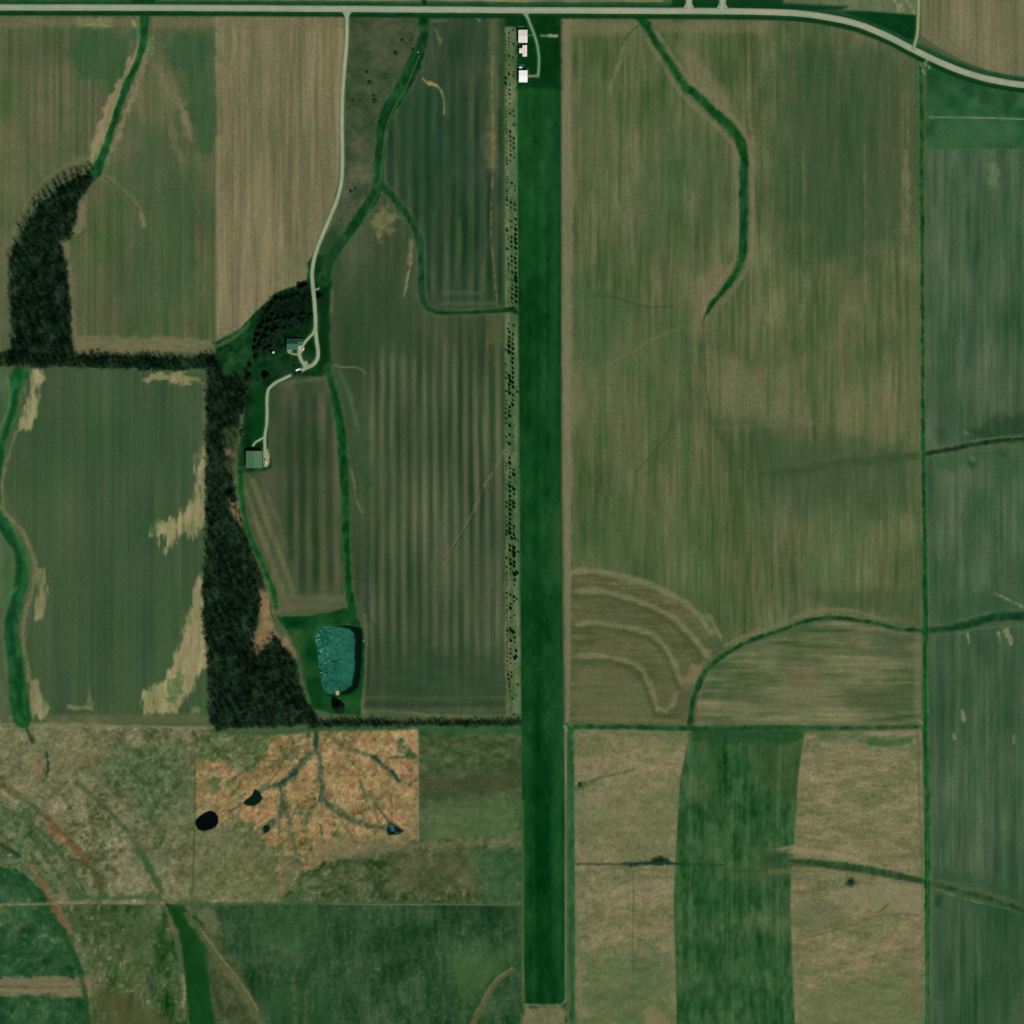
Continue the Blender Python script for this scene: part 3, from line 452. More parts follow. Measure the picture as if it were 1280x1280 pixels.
    fill(rect(525, 905, 652, 918), (44, 86, 48), [((12, 4, 5), 12, 3)], soft=4, a=.8); line([(522.5, 916), (523, 1050)], 2, (140, 120, 84), soft=1, a=.7, smooth=False)
    # R
    fill([(372, 1098), (410, 1075), (460, 1062), (524, 1052), (652, 1050), (652, 1131), (352, 1130)], (72, 80, 52), [((30, 16, 14), 11, 10), ((20, 13, 10), 3.6, 3.6), ((-18, -2, -8), 40, 22), tuft((34, 26, 20), 4, .55, 408)], soft=3, rag=4, name=('pasture', 'patchy'), seed=141)
    line([(410, 1072), (460, 1064), (524, 1058), (590, 1054), (650, 1053)], 9, (118, 106, 74), [((14, 8, 6), 8, 5)], soft=4, rag=4, rs=8, a=.75, seed=142); fill([(480, 1062), (590, 1060), (600, 1110), (510, 1120)], (80, 78, 52), [((10, 5, 4), 9, 9)], soft=14, rag=9, a=.55)
    fill([(590, 1060), (652, 1058), (652, 1128), (600, 1128)], (52, 84, 52), soft=10, rag=4, a=.6)
    # S, T bottom
    fill([(210, 1131), (652, 1131), (652, 1250), (660, 1254), (708, 1254), (712, 1346), (270, 1346), (262, 1250)], (44, 72, 42), [((13, 8, 7), 5, 22), ((-14, -9, -7), 50, 50), ((12, 6, 6), 20, 20), ((11, 8, 6), 3.4, 4.5), tuft((22, 18, 14), 4, .7, 409)], name=('field', 'dark green'), seed=143)
    fill([(320, 1131), (400, 1131), (420, 1190), (360, 1200), (322, 1180)], (62, 88, 54), [((10, 6, 5), 9, 9)], soft=14, rag=8, a=.5); fill([(330, 1230), (420, 1225), (420, 1290), (340, 1290)], (30, 70, 34), soft=18, a=.5)
    fill([(560, 1190), (652, 1185), (600, 1240), (575, 1280), (570, 1240)], (64, 92, 52), [((12, 6, 5), 8, 8)], soft=10, rag=6, a=.6)
    for P in ([(340, 1184), (360, 1190)], [(367, 1225), (370, 1280)], [(382, 1240), (382, 1290)]): line(P, 4, (92, 88, 58), soft=3, rag=2, rs=5, a=.6, smooth=False)
    fill([(655, 1258), (708, 1256), (708, 1300), (655, 1300)], (120, 106, 72), [((16, 8, 6), 9, 7)], soft=3, rag=3, a=.85, seed=144)
    line([(642, 1212), (622, 1226), (610, 1245), (604, 1258), (596, 1270), (586, 1292)], 7, (98, 82, 50), soft=2, rag=1, a=.85, seed=145, depth=.2); line([(640, 1210), (619, 1225), (607, 1243), (600, 1258), (592, 1268)], 2, (128, 110, 76), soft=1, a=.6)
    fill([(-66, 1131), (205, 1131), (215, 1165), (228, 1220), (240, 1346), (-66, 1346)], (66, 80, 49), [((24, 12, 10), 9, 30), ((-24, -2, -9), 20, 36), ((17, 12, 9), 3.6, 4.5), ((-14, 0, -5), 6, 30), tuft((34, 26, 20), 5, .55, 410, 7)], name=('field', 'bottom left'), seed=146)
    fill([(-66, 1085), (20, 1085), (45, 1105), (70, 1130), (90, 1180), (108, 1222), (112, 1346), (-66, 1346)], (44, 80, 46), [((20, 10, 9), 14, 12), ((-14, -9, -7), 30, 30), ((12, 8, 7), 3.6, 4), tuft((26, 22, 16), 5, .6, 411)], name=('field', 'dark corner'), seed=147)
    fill([(-66, 1222), (60, 1221), (114, 1222), (117, 1248), (60, 1245), (-66, 1242)], (124, 106, 76), [((10, 6, 4), 16, 3)], soft=3, rag=2.5, rs=9, a=.92, seed=148); line([(0, 1233), (60, 1234), (108, 1233)], 1.5, (84, 66, 46), soft=1, rag=1, a=.6)
    fill([(120, 1232), (150, 1238), (210, 1275), (215, 1300), (160, 1300), (118, 1260)], (78, 72, 44), soft=9, rag=4, a=.7)
    # curving terrace channels at bottom left
    line([(-10, 1080), (20, 1098), (45, 1125), (62, 1142), (78, 1165), (92, 1195), (105, 1235), (112, 1290)], 6, (30, 72, 36), soft=2.5, rag=1, a=.8, seed=149, depth=.3)
    line([(-5, 1052), (12, 1062), (24, 1070)], 5, (24, 50, 30), soft=2, a=.8)
    for P, c, al in (([(38, 1082, 3), (52, 1102, 7), (66, 1128, 9), (78, 1150, 9), (88, 1165, 5)], (130, 96, 62), .85), ([(-5, 980, 9), (15, 990, 7), (25, 996, 4)], (96, 80, 46), .8), ([(58, 1022, 4), (66, 1035, 10), (80, 1050, 9), (96, 1062, 7), (110, 1076, 4)], (120, 86, 50), .85), ([(70, 1044, 2), (78, 1050, 4)], (166, 128, 88), .8),
                     ([(0, 1133, 3), (12, 1146, 5), (20, 1158, 5), (24, 1164, 2)], (104, 88, 56), .8), ([(-5, 1048, 3), (12, 1060, 2)], (116, 78, 50), .7), ([(198, 1115, 5), (202, 1126, 6), (206, 1134, 4)], (136, 100, 68), .85), ([(212, 1150, 3), (216, 1165, 2)], (118, 98, 66), .7), ([(45, 958, 4), (48, 964, 6), (51, 946, 4)], (128, 92, 60), .6), ([(108, 951, 2), (118, 957, 3)], (116, 84, 50), .7)):
        line(P, 0, c, [((18, 12, 8), 5, 5)], soft=3, rag=2.6, rs=5, a=al * .88, seed=150)
    line([(185, 1130), (200, 1118), (150, 1128), (90, 1127)], 0.1, (100, 100, 70), a=0)
    line([(0, 1130.5), (66, 1130), (120, 1127), (160, 1129), (205, 1129)], 3, (132, 112, 80), [((14, 8, 6), 14, 3)], soft=1.5, rag=1, a=.8, seed=151); line([(90, 1121), (150, 1122), (200, 1121)], 7, (50, 84, 46), soft=3, rag=2, a=.7); line([(220, 1128), (330, 1130), (450, 1129), (652, 1131)], 2.5, (52, 84, 50), soft=1.5, a=.7); line([(420, 1130), (480, 1130.5), (530, 1131)], 1.2, (110, 122, 86), soft=.8, a=.7, smooth=False); line([(530, 1130.3), (652, 1131.5)], 1.2, (104, 116, 82), soft=.8, a=.6, smooth=False)
    line([(172, 1055, 2), (185, 1080, 5), (195, 1100, 8), (202, 1115, 6)], 0, (54, 82, 48), soft=2.5, rag=1.5, a=.8, seed=152)
    fill([(206, 1128), (222, 1133), (245, 1143), (258, 1160), (262, 1195), (262, 1240), (268, 1280), (274, 1346), (238, 1346), (236, 1280), (232, 1215), (224, 1165)], (20, 66, 26), [((6, 8, 5), 14, 24)], soft=2, rag=1, name=('grass_waterway', 'bottom'), seed=153)
    fill([(254, 1158), (266, 1164), (300, 1212), (334, 1285), (334, 1300), (274, 1300), (262, 1232)], (72, 76, 48), [((20, 10, 8), 7, 9), ((14, 9, 7), 3, 3.6)], soft=3, rag=2, a=.85, seed=158)
    line([(234, 1144), (262, 1180), (285, 1215), (310, 1250), (330, 1285)], 10, (90, 90, 58), [((12, 6, 5), 5, 10)], soft=2.5, rag=1.5, a=.8, seed=154); line([(250, 1160), (275, 1195), (300, 1226), (322, 1262)], 2, (126, 118, 80), soft=1.2, rag=.6, a=.75)
    fill([(232, 1133), (270, 1133), (278, 1170), (262, 1165)], (110, 100, 70), [((16, 8, 6), 5, 6, 45)], soft=4, rag=3, a=.65); line([(229, 1220), (231, 1240), (229, 1260)], 3, (148, 136, 104), soft=1.2, rag=1, rs=3, a=.7)
    fill([(150, 1145), (185, 1140), (200, 1200), (170, 1215)], (86, 92, 60), [((14, 8, 6), 6, 10)], soft=10, rag=6, a=.5)
    # pasture fence lines
    line([(245, 915), (244, 960), (243, 1040), (240, 1128)], 1.8, (58, 76, 48), soft=1, a=.75, seed=155); line([(33, 906), (36, 918), (40, 926)], 5, (24, 62, 36), soft=2, rag=1.5, a=.85); line([(57, 940), (60, 955), (60, 962), (54, 976)], 3, (26, 58, 36), soft=1.5, rag=1.5, rs=4, a=.85); line([(241, 914), (246, 922), (247, 935)], 2, (44, 66, 42), soft=1, a=.7)
    line([(-66, 905), (60, 905), (160, 908), (265, 910)], 4, (124, 118, 82), [((16, 8, 6), 12, 2)], soft=1.5, rag=1, a=.7, seed=156)
    line([(262, 914), (330, 917), (440, 910), (652, 908)], 6, (54, 82, 48), [((10, 5, 4), 12, 3)], soft=2.5, rag=1, a=.8, seed=157)
    # lawn round the house, wood floors
    fill([(384, 330), (392, 318), (408, 318), (416, 330), (412, 400), (414, 462), (405, 470), (372, 470), (342, 480), (335, 500), (335, 560), (340, 586), (300, 592), (296, 570), (304, 530), (308, 500), (270, 470), (270, 428), (298, 414), (326, 384), (346, 366), (372, 356), (384, 350)], (15, 52, 23), [((14, 9, 8), 16, 16), ((-8, -10, -6), 12, 12), ((6, 6, 4), 4, 4)], soft=1.8, rag=1, name=('lawn', 'house'), seed=160)
    fill([(270, 430), (298, 416), (318, 396), (312, 430), (305, 470), (275, 470)], (30, 68, 34), [((22, 14, 12), 6, 16, 40), tuft((-16, -22, -12), 6, .5, 416)], soft=4, rag=3, a=.8, seed=161); line([(272, 432), (295, 420), (312, 403)], 4, (72, 96, 62), soft=2, rag=1, a=.7)
    fill([(328, 388), (346, 371), (372, 362), (388, 352), (390, 400), (376, 420), (345, 440), (319, 440), (318, 412)], (14, 32, 18), [((16, 14, 13), 6, 6)], soft=6, rag=4, a=.8, seed=162)  # shade under the yard trees, painted into the ground colour
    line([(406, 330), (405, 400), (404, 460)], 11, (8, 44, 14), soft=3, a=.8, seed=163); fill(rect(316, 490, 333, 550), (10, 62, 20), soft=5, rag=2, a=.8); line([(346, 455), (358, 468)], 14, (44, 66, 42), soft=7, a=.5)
    line([(415, 365), (414, 390)], 4, (104, 98, 66), soft=2, a=.6); line([(384, 330), (385, 345)], 2, (84, 130, 92), soft=1, a=.6)
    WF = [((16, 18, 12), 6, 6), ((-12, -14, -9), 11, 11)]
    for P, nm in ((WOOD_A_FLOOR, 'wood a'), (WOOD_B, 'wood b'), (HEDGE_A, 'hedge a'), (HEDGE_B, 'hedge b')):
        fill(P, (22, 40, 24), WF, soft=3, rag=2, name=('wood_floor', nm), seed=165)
    for P in ([(281, 560), (290, 562), (292, 572), (280, 570)], [(286, 625), (297, 628), (302, 655), (293, 650)], [(326, 735), (338, 752), (340, 775), (345, 795), (322, 818), (314, 812), (326, 770)], [(340, 785), (360, 800), (372, 820), (370, 824), (352, 806)]):
        fill(P, (140, 112, 76), [((14, 8, 6), 5, 5), ((-20, -8, -8), 9, 9)], soft=3, rag=2.5, a=.8, seed=166)
    fill([(282, 535), (298, 530), (302, 560), (296, 600), (286, 590)], (72, 78, 48), [((14, 8, 6), 4, 4)], soft=5, rag=3, a=.6)
    line([(334, 730), (340, 742), (338, 760), (343, 778)], 1.4, (48, 52, 34), soft=1, a=.8)
    # pond surround
    fill([(345, 770), (385, 770), (425, 762), (440, 758), (450, 780), (455, 800), (455, 850), (450, 894), (420, 893), (390, 885), (380, 850), (374, 820), (360, 790)], (20, 66, 28), [((16, 8, 8), 14, 20), ((-8, -10, -6), 12, 12)], soft=2, rag=1, name=('pond_bank', 'pond'), seed=170)
    fill([(362, 786), (376, 788), (382, 840), (384, 870), (376, 835)], (56, 76, 42), [((8, 5, 4), 6, 20)], soft=4, a=.7)
    # grass waterways
    def ww(P, c, tag_, seed, depth=.6, soft=1.9, rag=.9, terms=None):
        P = [(p[0], p[1], p[2] * .9) for p in P]
        line([(p[0], p[1], p[2] + 6) for p in P], 0, (92, 98, 64), [((10, 6, 5), 6, 9)], soft=3, rag=2, rs=9, a=.3, seed=seed + 3) if P[0][2] > 0 else None
        line(P, 0, c, terms or [((12, 12, 9), 4, 9), ((-12, -14, -9), 12, 12)], soft=soft, rag=rag, name=('grass_waterway', tag_), seed=seed, depth=depth)
    ww([(180, 14, 13), (180, 45, 11), (173, 75, 8), (161, 100, 10), (150, 130, 9), (140, 160, 9), (132, 185, 9), (126, 200, 12), (120, 215, 14)], (22, 72, 34), 'a', 171)
    ww([(530, 16, 16), (528, 50, 14), (516, 82, 20), (500, 115, 19), (484, 140, 18), (476, 170, 14), (474, 205, 13), (472, 235, 14), (455, 264, 14), (436, 290, 14), (420, 312, 14), (410, 332, 12), (406, 350, 11)], (20, 62, 30), 'b', 172)
    line([(524, 70), (508, 108), (490, 140), (482, 165), (478, 200), (476, 225)], 1.8, (70, 100, 62), soft=1.2, a=.75, seed=173); line([(473, 240), (455, 275), (440, 298), (424, 320)], 3, (62, 92, 56), soft=2, a=.55); line([(468, 238), (450, 264), (432, 292)], 3, (14, 50, 20), soft=2, a=.5)
    fill([(400, 300), (420, 285), (432, 305), (414, 330), (398, 330)], (28, 60, 30), soft=6, rag=3, a=.6)
    ww([(476, 232, 10), (490, 245, 9), (505, 264, 9), (518, 285, 9), (525, 305, 9), (527, 340, 9), (527, 368, 8), (535, 385, 7), (555, 391, 5), (600, 390, 5), (642, 386, 7)], (26, 66, 36), 'c', 174)
    line([(531, 310), (532, 350), (534, 372)], 2, (60, 96, 58), soft=1.2, a=.6); line([(545, 391), (600, 390), (645, 388)], 3, (14, 48, 20), soft=1.5, a=.7)
    ww([(410, 462, 8), (418, 495, 9), (425, 530, 11), (430, 590, 12), (432, 640, 10), (434, 700, 8), (437, 740, 10), (441, 765, 12)], (14, 66, 26), 'd', 175)
    ww([(300, 590, 8), (303, 630, 6), (312, 668, 6), (328, 705, 6), (340, 735, 6), (345, 760, 6)], (18, 78, 28), 'e', 176)
    ww([(800, 22, 14), (808, 30, 12), (815, 45, 9), (835, 75, 8), (855, 106, 9), (870, 118, 11), (890, 138, 12), (912, 158, 12), (926, 178, 13), (930, 200, 11), (929, 240, 12), (929, 290, 12), (928, 318, 10), (920, 340, 8), (905, 362, 7), (890, 380, 6), (880, 397, 3)], (20, 70, 30), 'f', 177)
    for sg in (-1, 1):
        line([(815 + 7 * sg, 45 - 4 * sg), (835 + 7 * sg, 75 - 4 * sg), (855 + 8 * sg, 106 - 6 * sg), (890 + 9 * sg, 138 - 8 * sg), (922 + 9 * sg, 172 - 5 * sg), (930 + 9 * sg, 205), (930 + 9 * sg, 310), (916 + 9 * sg, 345 + 5 * sg), (895 + 7 * sg, 374 + 6 * sg)], 4, (122, 110, 80), soft=2.2, rag=1.2, rs=10, a=.7, seed=178)
    ww([(24, 468, 24), (18, 490, 17), (15, 520, 14), (5, 545, 12), (-2, 580, 12), (-4, 620, 12), (8, 662, 16), (24, 685, 18), (28, 715, 20), (20, 755, 18), (14, 785, 20), (20, 830, 22), (23, 870, 26), (28, 898, 26)], (32, 86, 42), 'g', 179, terms=[((12, 12, 10), 6, 14), ((-12, -12, -8), 12, 16)])
    line([(20, 488), (14, 520), (4, 548)], 5, (12, 58, 22), soft=2, a=.7); line([(-5, 650), (12, 675), (22, 690), (24, 715), (18, 750), (14, 775), (16, 810), (24, 840), (24, 880), (30, 898)], 6, (18, 60, 34), [((8, 8, 8), 4, 6)], soft=2.5, rag=1.2, a=.8, seed=180)
    line([(0, 758, 5), (10, 745, 6), (20, 735, 5)], 0, (60, 106, 62), soft=2, rag=1, a=.8)
    line([(-2, 630), (14, 650), (30, 668), (40, 690), (44, 710), (40, 740), (32, 765), (29, 800), (34, 830), (36, 850)], 5, (118, 108, 76), [((8, 8, 6), 5, 8)], soft=2, rag=1, rs=8, a=.75, seed=181); line([(14, 655), (32, 690), (36, 720)], 4, (72, 100, 62), soft=2, rag=1, a=.6)
    line([(20, 540), (12, 565), (4, 595), (2, 620), (6, 645)], 3, (116, 114, 76), soft=1.8, rag=1, a=.7); line([(8, 470), (12, 490), (9, 515), (0, 535)], 2, (96, 112, 74), soft=1.2, a=.7)
    ww([(863, 908, 8), (865, 880, 7), (872, 858, 7), (886, 834, 6), (912, 814, 5), (940, 800, 4), (975, 788, 4), (1010, 776, 4.5), (1045, 772, 5), (1085, 777, 4), (1120, 785, 4), (1154, 788, 5)], (26, 66, 34), 'h', 182, soft=1.4)
    ww([(1154, 788, 7), (1190, 785, 9), (1230, 775, 11), (1262, 770, 12), (1300, 773, 12)], (22, 60, 34), 'i', 183, soft=3)
    line([(1200, 792), (1225, 785), (1260, 783), (1284, 782)], 2, (74, 110, 70), soft=1.2, a=.7)
    ww([(1156, 567, 5), (1190, 561, 6), (1225, 554, 6), (1250, 550, 6), (1300, 547, 7)], (24, 54, 30), 'j', 184, soft=2.4)
    line([(1215, 551), (1250, 547), (1290, 545)], 1.4, (84, 112, 78), soft=.9, a=.7)
    ww([(985, 1076, 5), (1030, 1080, 9), (1090, 1088, 10), (1152, 1101, 8), (1200, 1114, 7), (1240, 1124, 7), (1300, 1144, 7)], (44, 70, 40), 'k', 185, soft=2)
    line([(1170, 1111), (1200, 1122), (1232, 1130), (1260, 1136)], 1.8, (92, 116, 82), soft=1.2, rag=.8, a=.75); line([(990, 1080), (1020, 1083)], 3, (84, 82, 50), soft=2, a=.5)
    ww([(1151, 82, 4), (1152, 200, 5), (1153, 400, 4), (1154, 560, 5), (1156, 700, 5), (1157, 790, 7), (1157, 900, 7), (1159, 1000, 6), (1159, 1100, 7), (1159, 1200, 4), (1159, 1346, 4)], (20, 74, 32), 'l', 186, depth=.3, soft=1.2)
    line([(1159, 800), (1160, 1000), (1159, 1346)], 1.2, (72, 118, 70), [((14, 14, 12), 4, 9)], soft=.8, a=.7); line([(1147, 915), (1149, 1000), (1153, 1090)], 3, (84, 92, 56), soft=1.5, a=.6)
    ww([(706, 906, 4), (716, 908, 6), (760, 908, 6), (820, 910, 7), (863, 911, 8), (900, 911, 5), (960, 909, 6), (1050, 910, 4), (1148, 908, 4)], (34, 76, 40), 'm', 187, depth=.3, soft=1.6)
    fill(rect(865, 910, 1000, 928), (30, 72, 36), [((10, 6, 6), 14, 5)], soft=6, rag=3, a=.7); line([(720, 914), (800, 914), (862, 915)], 1.6, (94, 122, 78), soft=1, rag=.6, a=.6); line([(1148, 900), (1154, 905)], 1.5, (150, 150, 112), soft=.8, a=.6)
    ww([(713, 912, 9), (714, 1000, 9), (714.5, 1100, 9), (715.5, 1200, 9), (717, 1346, 9)], (46, 86, 48), 'n', 188, depth=.2, soft=1.2)
    line([(707.5, 908), (706.5, 1000), (707, 1250)], 2.4, (112, 122, 84), [((12, 8, 8), 4, 12)], soft=1, a=.85, seed=188, smooth=False); line([(709.6, 912), (709.6, 1250)], 1.4, (66, 82, 50), soft=.8, a=.7, smooth=False); line([(720, 912), (719, 1280)], 2, (122, 116, 84), soft=1, a=.5, smooth=False)
    for x_, y_ in ((702, 905), (708, 912), (712, 905)): line([(x_, y_), (x_ + 3, y_ + 3)], 2, (120, 150, 112), soft=1, rag=.8, rs=3, a=.6, smooth=False)
    # runway and its apron
    fill([(646, 16), (700, 16), (701, 300), (701, 640), (704, 905), (706, 1000), (706, 1250), (702, 1254), (657, 1254), (654, 1200), (652, 905), (650, 640), (648, 380), (647, 110)], (18, 66, 28), [((9, 12, 10), 9, 320), ((10, 7, 5), 22, 60), ((-9, -13, -7), 30, 110), ((6, 7, 5), 3.6, 9), ((8, 9, 6), 12, 22)], soft=1.2, name=('grass_runway', 'runway'), seed=190)
    for x_, w_, al, c in ((671, 10, .5, (8, 52, 14)), (693, 14, .4, (30, 74, 38)), (655, 8, .4, (28, 76, 36))): line([(x_, 110), (x_ + 1, 640), (x_ + 5, 1250)], w_, c, soft=5, rag=2, rs=30, a=al, seed=x_, smooth=False)
    fill([(646, 17), (699, 17), (700, 110), (646, 110)], (6, 48, 16), [((5, 8, 5), 12, 12)], soft=6, rag=2, a=.85); fill(rect(690, 630, 703, 730), (52, 74, 44), soft=6, rag=2, a=.5)
    line([(700.5, 25), (700.5, 300), (701.5, 640), (704, 905)], 1.6, (34, 56, 32), soft=.8, a=.7, seed=191, smooth=False); line([(654, 1000), (654.5, 1230)], 1.6, (96, 118, 78), soft=.9, a=.6, smooth=False); line([(655, 1256), (690, 1257), (704, 1255), (708, 1248)], 1.6, (112, 130, 90), soft=1, a=.7)
    fill(rect(632, 19, 647, 33), (8, 50, 16), soft=1.5, a=.95)
    # road verges
    line(ROAD, 18, (24, 66, 34), [((10, 8, 6), 12, 8)], soft=2.5, rag=.6, name=('road_verge', 'county road'), seed=192)
    line([(r[0], r[1] + 8.5) for r in ROAD], 3.5, (8, 46, 18), soft=1.6, a=.8, seed=193); line([(r[0], r[1] - 7.5) for r in ROAD], 4, (30, 76, 48), [((12, 6, 6), 14, 4)], soft=1.6, rag=.5, a=.7, seed=193)
    fill([(1052, 14), (1085, 14), (1146, 19), (1147, 50), (1138, 50), (1105, 34)], (6, 52, 22), [((6, 8, 5), 9, 9)], soft=2, a=.95); fill([(840, -20), (975, -20), (980, 4), (1060, 8), (1050, 13), (975, 11), (840, 9)], (10, 54, 24), soft=2.5, a=.9)
    line([(530, 0), (531, 4)], 5, (12, 36, 18), soft=2, a=.9); line([(168, 1), (190, 1)], 6, (14, 54, 26), soft=2, a=.9)
    for q in ((1150, 80), (1156, 78), (1160, 82), (1153, 88), (1158, 74)): line([q, (q[0] + 2, q[1] + 3)], 2.6, (132, 152, 120), soft=1.5, rag=1, rs=3, a=.7, smooth=False)
    # worn driveway edges and paths in earth
    for P in DRIVES: line(P[1], P[2] + 2.2, (84, 112, 78), soft=1.2, a=.6, seed=195)
    line([(676, 44.5), (696, 45)], 3.4, (118, 138, 100), [((26, 22, 18), 2.2, 5)], soft=1, rag=.8, rs=3, a=.85, seed=196); line([(688, 44.8), (696, 45)], 3.4, (158, 152, 112), soft=.8, rag=.5, rs=2, a=.8)
    line([(658, 44), (665, 44)], 2, (84, 120, 84), soft=1, a=.7); line([(656, 95), (671, 94.5)], 3.2, (122, 132, 86), soft=.8, rag=.5, rs=3, a=.9)
    line([(649, 34), (654, 34)], 3, (78, 122, 86), soft=1.2, a=.6); line([(650, 82), (655, 82)], 3, (60, 110, 76), soft=1.2, a=.7); line([(659.5, 86), (659.5, 90)], 2, (104, 124, 76), soft=1, a=.7)
    fill([(329, 560), (335.5, 562), (336.6, 570), (336.5, 580), (334, 584), (330, 583.5)], (150, 146, 116), [((14, 10, 9), 2.2, 2.2)], soft=.9, rag=.4, rs=3, name=('gravel_yard', 'barn'), seed=197)
    fill([(372, 432), (378, 432.5), (379.5, 437), (377, 441.5), (372, 442)], (176, 164, 132), soft=.8, name=('concrete_pad', 'house'), seed=198)
    fill([(378, 452), (384, 451), (386, 458), (376, 464.5), (373.5, 463), (379, 458)], (150, 146, 118), soft=1, seed=199)
    # recess the ponds
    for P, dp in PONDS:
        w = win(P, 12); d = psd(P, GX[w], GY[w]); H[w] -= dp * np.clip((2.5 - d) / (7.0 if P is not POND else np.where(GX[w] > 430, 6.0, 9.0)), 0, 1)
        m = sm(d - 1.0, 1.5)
        if P is POND: m = m * np.clip((GX[w] - 425) / 12, .0, 1)  # dark bank colour kept to the east side, painting in its shade
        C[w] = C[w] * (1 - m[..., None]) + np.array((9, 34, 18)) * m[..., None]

ROAD = [(-66, 9), (100, 9.3), (250, 9.8), (433, 11), (640, 12.5), (800, 13.3), (900, 13.8), (960, 14.8), (1000, 16.8), (1040, 22.5), (1075, 31), (1110, 45.5), (1145, 63.5), (1180, 80), (1210, 91.5), (1240, 99.5), (1280, 106), (1346, 110)]
DRIVES = [
    ('driveway', [(433.5, 13), (433.6, 30), (433, 55), (430.5, 85), (428, 120), (427.4, 160), (428, 200), (426.5, 228), (421, 250), (411, 275), (402, 296), (394, 318), (390, 340), (391, 358), (393, 378), (394.3, 400), (394.6, 414), (396, 428), (397.5, 440), (396.5, 449), (391, 456), (383, 459.5), (377, 463)], 4.4),
    ('driveway', [(394.3, 408), (391, 417), (386, 422), (381, 428), (377, 434)], 3.0),
    ('driveway', [(374, 438), (374.5, 445), (377.5, 452), (382, 458)], 4.0),
    ('path', [(373, 443), (367, 442.6), (360, 440)], 1.8),
    ('driveway', [(363.5, 469), (355, 473), (344, 478.5), (336, 486), (333.7, 496), (333.8, 515), (333.2, 530), (331, 545), (331, 556), (332, 570)], 3.4),
    ('driveway', [(331.5, 546), (325, 549.5), (319, 553), (316, 557.5)], 2.4),
    ('driveway', [(656.3, 16.9), (659.3, 22), (662.5, 30), (667, 41), (671, 54), (673.3, 68), (673.6, 82), (672.4, 95.5)], 2.8),
    ('driveway', [(862, -66), (861.5, -10), (861, 4), (861, 12)], 7.0), ('driveway', [(904, -66), (903.6, -10), (903, 4), (903, 13)], 7.5),
    ('driveway', [(393.5, 362), (397, 361.5), (399, 360)], 1.6),
    ('farm_track', [(1149.5, -66), (1148.5, 0), (1147.5, 25), (1146.5, 42), (1143.5, 55), (1141, 62)], 3.6)]
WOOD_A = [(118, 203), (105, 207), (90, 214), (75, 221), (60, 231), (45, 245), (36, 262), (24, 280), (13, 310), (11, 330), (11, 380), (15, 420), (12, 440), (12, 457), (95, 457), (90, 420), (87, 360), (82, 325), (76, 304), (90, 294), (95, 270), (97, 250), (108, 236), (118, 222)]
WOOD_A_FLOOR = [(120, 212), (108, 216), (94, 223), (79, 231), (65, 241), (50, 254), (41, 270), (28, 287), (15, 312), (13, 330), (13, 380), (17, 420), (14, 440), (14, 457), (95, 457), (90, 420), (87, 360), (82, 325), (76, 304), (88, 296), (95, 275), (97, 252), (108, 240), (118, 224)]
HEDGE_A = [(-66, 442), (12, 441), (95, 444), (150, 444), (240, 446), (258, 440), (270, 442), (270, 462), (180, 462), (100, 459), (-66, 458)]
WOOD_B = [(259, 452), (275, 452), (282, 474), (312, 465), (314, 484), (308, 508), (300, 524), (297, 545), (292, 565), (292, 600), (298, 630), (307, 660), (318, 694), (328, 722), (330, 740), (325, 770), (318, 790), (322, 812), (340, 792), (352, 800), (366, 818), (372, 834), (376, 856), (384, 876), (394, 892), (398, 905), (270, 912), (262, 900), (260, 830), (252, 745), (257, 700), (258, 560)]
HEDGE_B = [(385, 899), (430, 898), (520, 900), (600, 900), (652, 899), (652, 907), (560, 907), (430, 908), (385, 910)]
def ell(cx, cy, a, b, ang, n=18):
    c, s = math.cos(math.radians(ang)), math.sin(math.radians(ang))
    return [(cx + a * math.cos(t) * c - b * math.sin(t) * s, cy + a * math.cos(t) * s + b * math.sin(t) * c) for t in np.linspace(0, 2 * math.pi, n + 1)[:-1]]
POND = [(395.4, 787), (402, 783.2), (415, 782), (428, 782), (440, 783.5), (447, 785), (451, 786), (451, 805), (449.5, 830), (448.5, 848), (446, 858), (438, 864.5), (427, 868), (415, 868), (408, 866), (401.8, 858), (399.8, 840), (396, 812), (393.4, 796)]
PONDS = [(POND, 4.2), ([(245, 1029), (246, 1025), (251, 1020.5), (257, 1016.5), (263, 1014.5), (268, 1016.5), (271, 1021), (271.5, 1027), (269, 1032), (263, 1035.5), (254, 1037.5), (248, 1035.5)], 2.4),
         ([(318.5, 987.5), (323, 991), (327, 997), (324, 1002.5), (317, 1006.5), (308, 1005.5), (306, 1003), (311, 998.5), (316, 994)], 2.0),
         ([(331, 1033), (334, 1032.5), (336.5, 1035), (335, 1038.5), (330.5, 1040.5), (329.5, 1037)], 1.2),
         ([(487, 1029), (491, 1031), (500, 1036), (503, 1039), (497, 1042), (486, 1043), (484.5, 1038)], 1.2)]
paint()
# flatten under roads
for P, wd in [(ROAD, 9.0)] + [(d_[1], d_[2] + 2) for d_ in DRIVES]:
    w = win(P, 8); d = lsd(spline(P, 8), wd, GX[w], GY[w]); H[w] *= np.clip(d / 4, 0, 1)
